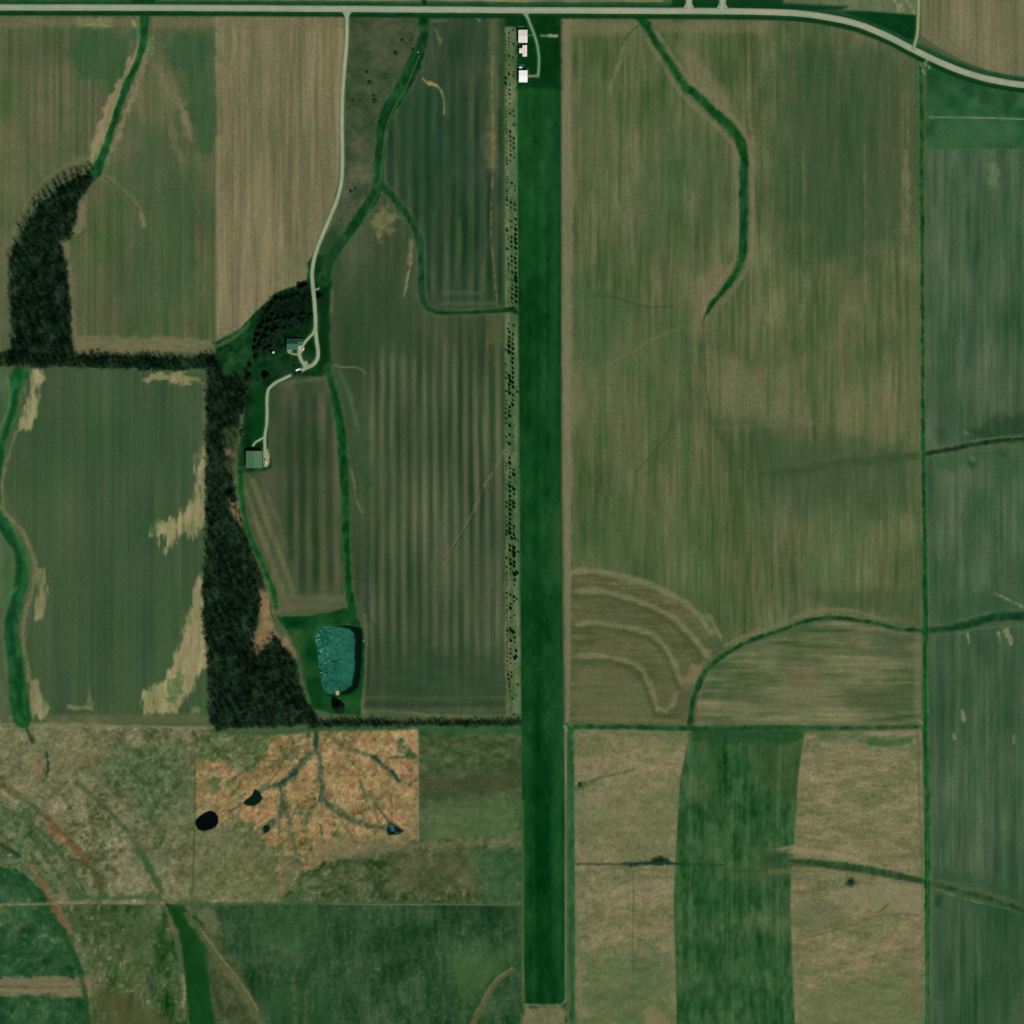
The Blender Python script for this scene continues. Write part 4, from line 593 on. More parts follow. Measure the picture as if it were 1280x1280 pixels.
# grain of clods and stubble, stronger on dry ground
gr = N(GX, GY, 3.0, 4.5, 301, 0, 2) * .6 + np.random.default_rng(5).normal(0, .45, C.shape[:2])
dry = np.clip((C[..., 0] - 30) / 80, 0.12, 1)
C += (gr * dry)[..., None] * np.array((5.5, 5.0, 4.2))
C += (N(GX, GY, 9, 9, 305, 0, 3) * dry)[..., None] * np.array((3.0, -1.2, 0.6))
C = np.clip(C, 3, 250)
ALB = np.clip(lin(C) / K, 0.001, 0.8)
def hz(x, y):
    i = min(max((x - X0) / D, 0), NX - 1.001); j = min(max((y - Y0) / D, 0), NY - 1.001)
    a, b = int(i), int(j); u, v = i - a, j - b
    return float((H[b, a] * (1 - u) + H[b, a + 1] * u) * (1 - v) + (H[b + 1, a] * (1 - u) + H[b + 1, a + 1] * u) * v)
def wp(x, y, dz=0.0): return Vector((x - 640, 640 - y, hz(x, y) + dz))

# ------------------------------------------------------------------ object helpers
def link(name, me, parent=None, m=None, loc=None):
    o = bpy.data.objects.new(name, me); COL.objects.link(o)
    if m: o.data.materials.append(m)
    if parent: o.parent = parent
    if loc is not None: o.location = loc
    return o
def tag(o, label, cat, group=None):
    o['label'] = label; o['category'] = cat
    if group: o['group'] = group
    return o
def thing(name, label, cat, loc, rz=0.0, group=None):
    o = bpy.data.objects.new(name, None); COL.objects.link(o); o.location = loc; o.rotation_euler = (0, 0, rz)
    o.empty_display_size = 0.5
    return tag(o, label, cat, group)
def npmesh(name, V, F, smooth=False, cols=None):
    """mesh from vertex array and quad (or tri) array"""
    me = bpy.data.meshes.new(name); V = np.asarray(V, np.float32); F = np.asarray(F, np.int32); k = F.shape[1]
    me.vertices.add(len(V)); me.vertices.foreach_set('co', V.ravel())
    me.loops.add(F.size); me.loops.foreach_set('vertex_index', F.ravel())
    me.polygons.add(len(F)); me.polygons.foreach_set('loop_start', np.arange(0, F.size, k, dtype=np.int32))
    me.polygons.foreach_set('loop_total', np.full(len(F), k, np.int32))
    if smooth: me.polygons.foreach_set('use_smooth', np.ones(len(F), bool))
    if cols is not None:
        a = me.attributes.new('tint', 'FLOAT_COLOR', 'POINT'); c = np.ones((len(V), 4), np.float32); c[:, :3] = cols
        a.data.foreach_set('color', c.ravel())
    me.update(calc_edges=True); me.validate(); return me
class MB:
    """collects boxes, prisms and tubes into one mesh"""
    def __init__(s): s.v = []; s.f = []
    def poly(s, pts, faces):
        b = len(s.v); s.v += [tuple(p) for p in pts]; s.f += [tuple(i + b for i in f) for f in faces]; return s
    def box(s, x0, y0, z0, x1, y1, z1):
        return s.poly([(x0, y0, z0), (x1, y0, z0), (x1, y1, z0), (x0, y1, z0), (x0, y0, z1), (x1, y0, z1), (x1, y1, z1), (x0, y1, z1)],
                      [(3, 2, 1, 0), (4, 5, 6, 7), (0, 1, 5, 4), (1, 2, 6, 5), (2, 3, 7, 6), (3, 0, 4, 7)])
    def tube(s, a, b, ra, rb, n=6, cap=True):
        a, b = Vector(a), Vector(b); q = (b - a).to_track_quat('Z', 'Y'); P = []
        for c, r in ((a, ra), (b, rb)):
            for i in range(n):
                t = 2 * math.pi * i / n; P.append(c + q @ Vector((r * math.cos(t), r * math.sin(t), 0)))
        F = [(i, (i + 1) % n, n + (i + 1) % n, n + i) for i in range(n)]
        if cap: F += [tuple(range(n))[::-1], tuple(range(n, 2 * n))]
        return s.poly(P, F)
    def prism(s, prof, y0, y1):
        """profile in x,z extruded along y"""
        n = len(prof); P = [(x, y0, z) for x, z in prof] + [(x, y1, z) for x, z in prof]
        F = [(i, i + n, (i + 1) % n + n, (i + 1) % n) for i in range(n)] + [tuple(range(n)), tuple(range(2 * n - 1, n - 1, -1))]
        return s.poly(P, F)
    def mesh(s, name):
        me = bpy.data.meshes.new(name); me.from_pydata([tuple(p) for p in s.v], [], s.f); me.validate(); me.update(); return me
    def build(s, name, m, parent=None, loc=None): return link(name, s.mesh(name), parent, m, loc)

# ------------------------------------------------------------------ ground pieces: every field is its own sheet, edges shared
cell = FID[:-1, :-1]
idx = np.arange(NX * NY).reshape(NY, NX)
VX = np.stack([GX - 640, 640 - GY, H], -1).reshape(-1, 3); VC = ALB.reshape(-1, 3)
ids = np.unique(cell)
for f in ids:
    jj, ii = np.nonzero(cell == f)
    if len(jj) < 3: continue
    Q = np.stack([idx[jj + 1, ii], idx[jj + 1, ii + 1], idx[jj, ii + 1], idx[jj, ii]], -1)
    u, inv = np.unique(Q, return_inverse=True)
    me = npmesh(FNAMES[f][0], VX[u], inv.reshape(Q.shape), True, VC[u])
    o = link(FNAMES[f][0], me, None, M['ground']); o['kind'] = 'structure'
# land beyond the mapped square, out to the horizon
def outer():
    m = bpy.data.materials.new('distant_fields'); m.use_nodes = True; n = m.node_tree; b = n.nodes['Principled BSDF']
    b.inputs['Roughness'].default_value = 1; b.inputs['Specular IOR Level'].default_value = 0
    tc = n.nodes.new('ShaderNodeTexCoord'); mp = n.nodes.new('ShaderNodeMapping'); mp.inputs['Scale'].default_value = (1 / 420, 1 / 420, 1)
    v = n.nodes.new('ShaderNodeTexVoronoi'); v.distance = 'CHEBYCHEV'; v.inputs['Scale'].default_value = 1; v.inputs['Randomness'].default_value = .5
    r = n.nodes.new('ShaderNodeValToRGB'); e = r.color_ramp.elements
    e[0].color = (*alb((48, 82, 46)), 1); e[1].color = (*alb((118, 108, 76)), 1); k = e.new(.5); k.color = (*alb((80, 90, 60)), 1)
    n.links.new(tc.outputs['Object'], mp.inputs[0]); n.links.new(mp.outputs[0], v.inputs['Vector']); n.links.new(v.outputs['Color'], r.inputs[0]); n.links.new(r.outputs[0], b.inputs['Base Color'])
    a0, a1, b0, b1, R = X0 - 640, gx[-1] - 640, 640 - gy[-1], 640 - Y0, 30000
    P = [(-R, -R, 0), (R, -R, 0), (R, R, 0), (-R, R, 0), (a0, b0, 0), (a1, b0, 0), (a1, b1, 0), (a0, b1, 0)]
    o = MB().poly(P, [(0, 1, 5, 4), (1, 2, 6, 5), (2, 3, 7, 6), (3, 0, 4, 7)]).build('terrain', m); o['kind'] = 'structure'
outer()

# ------------------------------------------------------------------ roads
def ribbon(name, P, wd, col, edge, z, seed):
    Q = spline(P, 3.0); n = len(Q); pts = np.array([[q[0] - 640, 640 - q[1]] for q in Q]); t = np.gradient(pts, axis=0); t /= np.linalg.norm(t, axis=1)[:, None]
    nr = np.stack([-t[:, 1], t[:, 0]], -1); offs = [-.56, -.5, -.34, -.12, .12, .34, .5, .56]; V = []; Cc = []
    for k, o_ in enumerate(offs):
        jit = (0.12 if abs(o_) > .4 else 0) * N(np.arange(n) * 3.0, np.full(n, k * 9.0), 9, 9, seed)
        p = pts + nr * (o_ * wd + np.sign(o_) * jit)[:, None]
        zz = np.array([hz(a + 640, 640 - b) for a, b in p]) + (z if abs(o_) < .52 else -0.12) + (0.04 if abs(o_) < .2 else 0)
        V.append(np.column_stack([p, zz]))
        base = np.array(col if abs(o_) < .4 else edge, float)
        c = base + (N(p[:, 0], p[:, 1], 40, 12, seed + 3)[:, None] * np.array((9, 2, 2))) + N(p[:, 0], p[:, 1], 6, 6, seed + 4)[:, None] * 3
        if abs(o_) == .34: c = c - np.array((7, 6, 6)) + N(p[:, 0], p[:, 1], 25, 25, seed + 9)[:, None] * 4
        if abs(o_) == .12: c = c + np.array((3, 2, 1))
        Cc.append(np.clip(lin(np.clip(c, 5, 250)) / K, 0, .8))
    k = len(offs); V = np.stack(V, 1).reshape(-1, 3); Cc = np.stack(Cc, 1).reshape(-1, 3); ix = np.arange(n * k).reshape(n, k)
    F = np.stack([ix[:-1, :-1], ix[1:, :-1], ix[1:, 1:], ix[:-1, 1:]], -1).reshape(-1, 4)[:, ::-1]
    o = link(name, npmesh(name, V, F, True, Cc), None, M['road']); o['kind'] = 'structure'; return o
ribbon('county_road', ROAD, 7.5, (150, 154, 126), (118, 140, 110), 0.22, 1)
for k, (nm, P, wd) in enumerate(DRIVES):
    c = {'driveway': (146, 156, 124), 'path': (134, 150, 112), 'farm_track': (136, 146, 104)}[nm]
    if P[0][1] < -50 and nm == 'driveway': c = (160, 160, 136)
    if P[0][0] == 656.3: c = (112, 140, 108)
    ribbon(nm, P, wd, c, tuple(v - 22 for v in c), 0.14 + 0.012 * k, 20 + k)
# flared mouths where drives meet the county road
for (x, y, w0, w1, h_, c) in ((433.6, 15.2, 12, 4.6, 9, (150, 156, 126)), (657.2, 16.6, 8, 3.2, 8, (128, 148, 116)), (861, 10, 14, 7, -9, (160, 160, 136)), (903, 10.5, 15, 7.5, -9, (160, 160, 136))):
    V = []; F = []; n = 7; Cc = []
    for i in range(n):
        t = i / (n - 1); wv = w1 + (w0 - w1) * (1 - t) ** 2.2; yy = y + h_ * t; xs = x + (4.5 * t * t if x == 657.2 else 0)
        for s in (-.5, 0, .5):
            V.append(tuple(wp(xs + s * wv, yy, 0.125 + .001 * (int(x) % 7)))); Cc.append(np.array(alb(c)))
    for i in range(n - 1):
        for j in range(2): F.append((i * 3 + j, i * 3 + j + 1, i * 3 + j + 4, i * 3 + j + 3) if h_ < 0 else (i * 3 + j, i * 3 + j + 3, i * 3 + j + 4, i * 3 + j + 1))
    o = link('driveway_mouth', npmesh('driveway_mouth', V, np.array(F), False, np.array(Cc)), None, M['road']); o['kind'] = 'structure'

# ------------------------------------------------------------------ water
def water_mat(name, shaded, teal, thr, ripple):
    m = bpy.data.materials.new(name); m.use_nodes = True; n = m.node_tree; b = n.nodes['Principled BSDF']
    b.inputs['Roughness'].default_value = .12; b.inputs['Specular IOR Level'].default_value = .3; b.inputs['IOR'].default_value = 1.33
    tc = n.nodes.new('ShaderNodeTexCoord'); a = n.nodes.new('ShaderNodeAttribute'); a.attribute_name = 'tint'
    n1 = n.nodes.new('ShaderNodeTexNoise'); n1.inputs['Scale'].default_value = ripple; n1.inputs['Detail'].default_value = 4; n1.inputs['Roughness'].default_value = .75
    n.links.new(tc.outputs['Object'], n1.inputs['Vector'])
    bp = n.nodes.new('ShaderNodeBump'); bp.inputs['Distance'].default_value = .25; n.links.new(n1.outputs[0], bp.inputs['Height']); n.links.new(bp.outputs[0], b.inputs['Normal'])
    mr = n.nodes.new('ShaderNodeMapRange'); mr.inputs[1].default_value = .35; mr.inputs[2].default_value = .65; mr.inputs[3].default_value = .78; mr.inputs[4].default_value = 1.22
    n.links.new(n1.outputs[0], mr.inputs[0])
    mx = n.nodes.new('ShaderNodeMix'); mx.data_type = 'RGBA'; mx.blend_type = 'MULTIPLY'; mx.inputs[0].default_value = 1
    n.links.new(a.outputs['Color'], mx.inputs[6]); n.links.new(mr.outputs[0], mx.inputs[7]); n.links.new(mx.outputs[2], b.inputs['Base Color'])
    return m
WM = water_mat('pond_water', None, None, 0, .8)
def pond(P, z, fn, name='pond_water'):
    x0, y0 = np.min(P, 0) - 4; x1, y1 = np.max(P, 0) + 4; st = 0.7 if x1 - x0 > 50 else 0.8
    xs = np.arange(x0, x1, st); ys = np.arange(y0, y1, st); xx, yy = np.meshgrid(xs, ys); d = psd(P, xx, yy)
    c = fn(xx, yy, d); ix = np.arange(xx.size).reshape(xx.shape); ok = d[:-1, :-1] < 2.5; jj, ii = np.nonzero(ok)
    Q = np.stack([ix[jj + 1, ii], ix[jj + 1, ii + 1], ix[jj, ii + 1], ix[jj, ii]], -1); u, inv = np.unique(Q, return_inverse=True)
    V = np.stack([xx - 640, 640 - yy, np.full(xx.shape, z)], -1).reshape(-1, 3)
    o = link(name, npmesh(name, V[u], inv.reshape(Q.shape), True, np.clip(lin(np.clip(c, 2, 250)) / K, 0, .8).reshape(-1, 3)[u]), None, WM); o['kind'] = 'structure'
UNSHADED = [(394.6, 788), (402, 784), (415, 783.5), (430, 783.5), (437, 786), (442, 792), (445, 800), (443.5, 820), (442.5, 840), (440, 855), (432, 863), (424, 866.5), (414, 867), (408, 865), (402.8, 857), (400.8, 840), (396.8, 812), (394, 797)]  # teal water outline; east of it the bank's shade is painted
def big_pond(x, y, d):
    m = sm(psd(UNSHADED, x, y) - 2.2 * np.clip((425 - x) / 10, 0, 1) + .8 * N(x, y, 6, 6, 4), 1.6)[..., None]
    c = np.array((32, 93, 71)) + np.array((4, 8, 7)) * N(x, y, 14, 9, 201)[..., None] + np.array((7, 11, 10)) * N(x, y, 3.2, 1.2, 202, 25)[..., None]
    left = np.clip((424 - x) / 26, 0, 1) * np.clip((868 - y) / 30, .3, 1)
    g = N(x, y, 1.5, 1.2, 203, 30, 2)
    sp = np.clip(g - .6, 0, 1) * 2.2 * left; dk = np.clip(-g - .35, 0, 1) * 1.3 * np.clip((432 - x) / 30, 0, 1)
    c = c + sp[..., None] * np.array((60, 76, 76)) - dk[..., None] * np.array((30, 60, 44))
    return c * m + np.array((3, 20, 10)) * (1 - m)  # near-black outside the outline: east bank shade put into the water colour
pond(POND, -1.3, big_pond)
for (P, dp), c in zip(PONDS[1:], ((2, 6, 6), (6, 30, 18), (6, 34, 22), (24, 50, 46))):
    if c[0] == 24:
        def fn(x, y, d): return np.array(c) + np.array((26, 30, 28)) * N(x, y, 4, 3, 210)[..., None] + np.array((40, 44, 42)) * np.clip(1 - np.hypot(x - 491, y - 1035) / 4, 0, 1)[..., None]
    else:
        def fn(x, y, d, c=c): return np.array(c, float) + np.zeros(x.shape + (3,)) + np.clip(-N(x, y, 4, 4, 211), 0, 1)[..., None] * 2
    pond(P, -0.5, fn)

# ------------------------------------------------------------------ vegetation meshes
def bare_tree(seed, twigs=250, R=4.2, Ht=12.0):
    r = random.Random(seed); tr = MB(); cr = MB()
    tr.tube((0, 0, -.3), (r.uniform(-.2, .2), r.uniform(-.2, .2), Ht * .5), .28, .15, 6)
    tips = []
    for k in range(8):
        a = k * 2.4 + r.uniform(-.4, .4); z0 = Ht * r.uniform(.22, .48); L = R * r.uniform(.55, 1.0)
        p0 = Vector((0, 0, z0)); p1 = Vector((math.cos(a) * L * .5, math.sin(a) * L * .5, z0 + Ht * .16)); p2 = Vector((math.cos(a + .2) * L, math.sin(a + .2) * L, z0 + Ht * r.uniform(.28, .42)))
        cr.tube(p0, p1, .12, .08, 3, False); cr.tube(p1, p2, .08, .03, 3, False); tips += [(p1, p2)]
        for s in range(2):
            a2 = a + r.choice((-1, 1)) * r.uniform(.5, 1.1); q = p1 + Vector((math.cos(a2), math.sin(a2), 1.1)) * R * r.uniform(.25, .45); cr.tube(p1, q, .05, .02, 3, False); tips.append((p1, q))
    top = Vector((0, 0, Ht * .98)); cr.tube((0, 0, Ht * .48), top, .15, .03, 3, False); tips.append((Vector((0, 0, Ht * .5)), top))
    for _ in range(twigs):
        a, b = r.choice(tips); t = r.uniform(.15, 1.0); p = a.lerp(b, t)
        ph = r.uniform(0, 6.28); dr = Vector((math.cos(ph), math.sin(ph), r.uniform(.2, 1.5))).normalized(); L = r.uniform(.9, 2.1); w = r.uniform(.07, .15)
        sd_ = dr.cross(Vector((r.uniform(-1, 1), r.uniform(-1, 1), r.uniform(-1, 1)))).normalized() * w; e = p + dr * L
        cr.poly([p - sd_, p + sd_, e + sd_ * .35], [(0, 1, 2)])
    return tr, cr
def winter_tree(seed, R=4.0, Ht=15.0):
    r = random.Random(seed); tr = MB(); cr = MB(); tr.tube((0, 0, -.3), (0, 0, Ht * .45), .3, .2, 6)
    for k in range(19):
        a = k * 2.4 + r.uniform(-.5, .5); z0 = Ht * r.uniform(.18, .5); L = R * r.uniform(.35, 1.05); p0 = Vector((0, 0, z0)); d = Vector((math.cos(a), math.sin(a), 0))
        p1 = p0 + d * L * .45 + Vector((0, 0, Ht * .18)); p2 = p0 + d * L + Vector((0, 0, Ht * r.uniform(.34, .52))); cr.tube(p0, p1, .17, .12, 3, False); cr.tube(p1, p2, .12, .05, 3, False)
        for s in range(4):
            b = a + r.uniform(-1.2, 1.2); t = r.uniform(.2, 1); q = p1.lerp(p2, t); e = q + Vector((math.cos(b) * .5, math.sin(b) * .5, r.uniform(.7, 1.4))) * R * r.uniform(.3, .7); cr.tube(q, e, .07, .03, 3, False)
    cr.tube((0, 0, Ht * .45), (0, 0, Ht), .2, .04, 3, False)
    return tr, cr
def conifer(seed, R=3.0, Ht=9.0, tiers=9, nb=11):
    r = random.Random(seed); tr = MB().tube((0, 0, -.3), (0, 0, Ht * .85), .22, .05, 6); cr = MB()
    for k in range(tiers):
        t = k / (tiers - 1); z = Ht * (.10 + .86 * t); rr = R * (1 - t ** 1.7) ** .8 * (.8 + .2 * min(1, t * 4)) + .2
        for j in range(nb):
            a = (j + .5 * (k % 2)) * 2 * math.pi / nb + r.uniform(-.15, .15); L = rr * r.uniform(.75, 1.15); w = L * .34 + .1; dz = -.18 * L * r.uniform(.6, 1.3); z_ = z + r.uniform(-.15, .15)
            c, s = math.cos(a), math.sin(a)
            P = [(0, 0, z_ + .25), (c * L * .55 - s * w, s * L * .55 + c * w, z_ + dz * .4), (c * L, s * L, z_ + dz), (c * L * .55 + s * w, s * L * .55 - c * w, z_ + dz * .4)]
            cr.poly(P, [(0, 3, 2), (0, 2, 1)])
    return tr, cr
def shrub_mesh(seed, R=1.4, Ht=1.5, n=90):
    r = random.Random(seed); m = MB()
    for k in range(5): a = k * 1.3; m.tube((0, 0, -.1), (math.cos(a) * R * .5, math.sin(a) * R * .5, Ht * .7), .05, .02, 3, False)
    for _ in range(n):
        a = r.uniform(0, 6.28); q = r.random() ** .5; z = Ht * (1 - q * q) * r.uniform(.5, 1.0) + .1; p = Vector((math.cos(a) * R * q, math.sin(a) * R * q, z))
        u = Vector((r.uniform(-1, 1), r.uniform(-1, 1), r.uniform(-.4, .4))).normalized() * .3; v = Vector((r.uniform(-1, 1), r.uniform(-1, 1), r.uniform(-.4, .6))).normalized() * .3
        m.poly([p - u, p - v, p + u, p + v], [(0, 1, 2, 3)])
    return m
def sapling_mesh(seed):
    r = random.Random(seed); me = None; m = MB().tube((0, 0, -.1), (0, 0, 1.2), .05, .03, 5); nf = len(m.f)
    for k in range(6):
        z = .12 + k * .36; rr = 1.0 - k * .15
        for j in range(8):
            a = (j + .5 * (k % 2)) * .785 + r.uniform(-.15, .15); L = rr * r.uniform(.78, 1.12); c, s = math.cos(a), math.sin(a); w = L * .36
            m.poly([(0, 0, z + .35), (c * L * .6 - s * w, s * L * .6 + c * w, z + .02), (c * L, s * L, z - .06), (c * L * .6 + s * w, s * L * .6 - c * w, z + .02)], [(0, 3, 2), (0, 2, 1)])
    me = m.mesh('evergreen_sapling'); me.materials.append(M['needle']); me.materials.append(M['bark'])
    for i in range(nf): me.polygons[i].material_index = 1
    return me
BT = [(lambda t: (t[0].mesh('trunk'), t[1].mesh('crown')))(bare_tree(s, 270)) for s in range(7)]
BT += [(lambda t: (t[0].mesh('trunk'), t[1].mesh('crown')))(winter_tree(s + 50)) for s in range(3)]
BTM = ['twig_dark', 'twig_dark', 'twig_dark', 'twig', 'twig', 'twig', 'twig_grey', 'twig_dark', 'twig_dark', 'twig_dark']
CT = [(lambda t: (t[0].mesh('trunk'), t[1].mesh('crown')))(conifer(s + 20)) for s in range(4)]
SH = [shrub_mesh(s).mesh('shrub') for s in range(3)]
SP = [sapling_mesh(s) for s in range(4)]
for (a, b), mm in zip(BT, BTM): a.materials.append(M['bark']); b.materials.append(M[mm])
for a, b in CT: a.materials.append(M['bark']); b.materials.append(M['needle'])
for a in SH: a.materials.append(M['shrub'])
def place_tree(name, pair, x, y, sc, hs, label, cat, group):
    t = thing(name, label, cat, wp(x, y), random.uniform(0, 6.28), group); t.scale = (sc, sc, hs)
    for nm, me in zip(('trunk', 'crown'), pair):
        o = bpy.data.objects.new(nm, me); COL.objects.link(o); o.parent = t
    return t
def stuff_join(name, items, m):
    """many small copies joined: items = (mesh, x, y, sx, sz, rz)"""
    Vs = []; Fs = []; b = 0; cache = {}
    for me, x, y, sx, sz, rz in items:
        if me.name not in cache:
            me.calc_loop_triangles(); v = np.empty(len(me.vertices) * 3, np.float32); me.vertices.foreach_get('co', v); f = np.empty(len(me.loop_triangles) * 3, np.int32); me.loop_triangles.foreach_get('vertices', f); cache[me.name] = (v.reshape(-1, 3), f.reshape(-1, 3))
        v, f = cache[me.name]; c, s = math.cos(rz), math.sin(rz); p = wp(x, y)
        Vs.append(np.column_stack([(v[:, 0] * c - v[:, 1] * s) * sx + p.x, (v[:, 0] * s + v[:, 1] * c) * sx + p.y, v[:, 2] * sz + p.z])); Fs.append(f + b); b += len(v)
    o = link(name, npmesh(name, np.concatenate(Vs), np.concatenate(Fs)), None, m); o['kind'] = 'stuff'; return o
# woods: scattered stems
def scatter(P, sp, seed, skip=()):
    r = random.Random(seed); a = np.array(P); lo, hi = a.min(0), a.max(0); pts = []; grid = {}
    n = int((hi[0] - lo[0]) * (hi[1] - lo[1]) / sp ** 2 * 14)
    cand = [(r.uniform(lo[0], hi[0]), r.uniform(lo[1], hi[1])) for _ in range(n)]
    d = psd(P, np.array([c[0] for c in cand]), np.array([c[1] for c in cand]))
    for (x, y), dd in zip(cand, d):
        if dd > -1.2 or x < -50: continue
        if any((x - sx) ** 2 + (y - sy) ** 2 < sr * sr and r.random() < .85 for sx, sy, sr in skip): continue
        k = (int(x // sp), int(y // sp)); ok = True
        for i in (-1, 0, 1):
            for j in (-1, 0, 1):
                for q in grid.get((k[0] + i, k[1] + j), ()):
                    if (q[0] - x) ** 2 + (q[1] - y) ** 2 < sp * sp: ok = False
        if ok: grid.setdefault(k, []).append((x, y)); pts.append((x, y))
    return pts
gaps = [(287, 566, 7), (295, 640, 8), (334, 770, 12), (324, 806, 8), (362, 812, 7), (288, 545, 6)]
TREES = []
for P, sp, key in ((WOOD_A, 6.2, 'A'), (WOOD_B, 6.4, 'B'), (HEDGE_A, 5.2, 'H'), (HEDGE_B, 4.0, 'R')):
    for x, y in scatter(P, sp, 31, gaps):
        clump = float(N(np.array([x]), np.array([y]), 24, 24, 77)[0])
        sc = random.uniform(.62, 1.05) + .2 * clump
        if key in 'AB' and float(N(np.array([x]), np.array([y]), 13, 13, 78)[0]) > .85: continue
        if key == 'H': sc = .35 + sc * .6 + .25 * clump
        if key == 'R': sc = .22 + sc * .36
        if key == 'B' and 280 < x and 520 < y < 620: sc *= .75
        pick = 1.2 * clump + random.gauss(0, .5)
        v = random.choice((0, 1, 2)) if pick > .05 or key in 'HR' else (random.choice((3, 4, 5)) if pick > -.5 else 6)
        edge = key == 'A' and y < 320 and psd(WOOD_A_FLOOR, np.array([x]), np.array([y]))[0] > -5
        if edge: v = random.choice((7, 8, 9)); x += 2; y += 3.5; sc = random.uniform(.8, 1.05)
        elif key in 'ABH' and random.random() < .12: v = random.choice((7, 8, 9))
        TREES.append([x, y, max(sc, .35), key, v])
WL = {'A': ('bare dark tree in the wood at the upper left between two fields', 'trees of the upper left wood'), 'B': ('bare dark tree in the long wood left of the pond', 'trees of the long middle wood'),
      'H': ('bare dark tree in the hedgerow along the top of the smooth green field', 'trees of the left hedgerow'), 'R': ('small dark tree in the thin hedgerow between pond and runway', 'trees of the thin hedgerow by the runway')}
TREES.sort(key=lambda t: -t[2]); rest = {}; nw = 0
for x, y, sc, key, v in TREES:
    hs = sc * random.uniform(.85, 1.15)
    if key == 'A': lb = 'bare dark tree in the %s of the upper left wood' % ('narrow curved tip' if y < 265 else ('middle' if y < 360 else 'broad foot'))
    elif key == 'B': lb = 'bare dark tree in the long middle wood: %s' % ('top by the hedgerow corner' if y < 500 else ('narrow stretch left of the barn' if y < 610 else ('stretch left of the slanting grass' if y < 740 else ('wide foot left of the pond' if x > 315 else 'wide foot beside bare soil'))))
    elif key == 'H': lb = 'bare dark tree in the hedgerow %s' % ('left of the upper left wood' if x < 14 else ('at the foot of the upper left wood' if x < 95 else ('below the second field' if x < 215 else 'at the corner below the tan field')))
    else: lb = 'small dark tree in the thin hedgerow %s' % ('just below the pond' if x < 460 else ('at the foot of the striped field' if x < 590 else 'at its runway end'))
    if key in 'HR': place_tree('hedge_tree', BT[v], x, y, sc, hs * 1.05, lb, 'tree', lb.replace('bare dark tree', 'trees').replace('small dark tree', 'trees'))
    elif nw < 300: place_tree('bare_tree', BT[v], x, y, sc, hs, lb, 'tree', lb.replace('bare dark tree', 'trees')); nw += 1
    else: rest.setdefault(BTM[v], []).append((BT[v][1], x, y, sc, hs, random.uniform(0, 6.28)))
for mm, items in rest.items(): stuff_join('bare_wood', items, M[mm])
# evergreens round the farmhouse
EV = [('north edge of the yard below the tan field', [(336, 386, 2.2), (340, 380, 2.5), (346, 374, 3), (352, 375, 2.6), (358, 373, 2.8), (365, 371, 2.4), (371, 368, 2.2), (333, 391, 2.4)]),
      ('row above the farmhouse', [(345, 399, 3), (348, 404, 2.8), (357, 398, 3.2), (366, 396, 3.6), (361, 400, 3), (378, 393, 2.8), (381, 397, 2.4), (388, 393, 2.2), (355, 410, 2)]),
      ('grove left of the farmhouse', [(329, 404, 2.8), (325, 410, 3), (334, 413, 3.2), (340, 415, 3), (344, 411, 2.4), (322, 420, 3), (327, 424, 3.4), (333, 421, 3), (325, 432, 3.4), (332, 436, 3.4), (337, 433, 2.4), (330, 428, 3), (319, 426, 2.4), (336, 402, 3), (341, 394, 2.6), (347, 410, 2.2), (318, 436, 2.6), (319, 446, 2.4)])]
for where, L in EV:
    for k, (x, y, R) in enumerate(L):
        place_tree('evergreen_tree', CT[k % 4], x + 1.2, y + 1.6, R / 3 * 1.45, R / 3 * .95, 'dark evergreen tree in the ' + where if 'edge' not in where else 'dark evergreen tree on the ' + where, 'tree', 'evergreens: ' + where)
for x, y, R, lb in ((377, 360, 4.4, 'large dark evergreen beside the driveway at the yard corner'), (381, 357, 3.2, 'smaller evergreen touching the large one at the yard corner'), (400, 371, 3.6, 'lone dark evergreen right of the driveway'),
                    (333, 471, 4.6, 'lone dark evergreen at the bend of the lower driveway'), (311, 470, 3.6, 'dark evergreen at the wood edge above the barn'), (423, 883, 6.2, 'dark evergreen standing behind the pond dock'), (312, 456, 2.6, 'small evergreen between hedgerow end and yard')):
    place_tree('evergreen_tree', CT[int(x) % 4], x + 1, y + 1.5, R / 3 * 1.3, R / 3 * .9, lb, 'tree', None)
for x, y in scatter([(322, 400), (330, 389), (345, 373), (372, 363), (388, 357), (390, 372), (390, 398), (376, 408), (350, 412), (340, 424), (342, 444), (318, 448)], 4.6, 57):
    place_tree('yard_tree', BT[random.choice((0, 1, 3, 4))], x + .8, y + 1.2, random.uniform(.55, .85), random.uniform(.45, .7), 'dark leafless tree between the evergreens %s of the farmhouse' % ('left' if y > 400 else 'north'), 'tree', 'leafless yard trees %s of the farmhouse' % ('left' if y > 400 else 'north'))
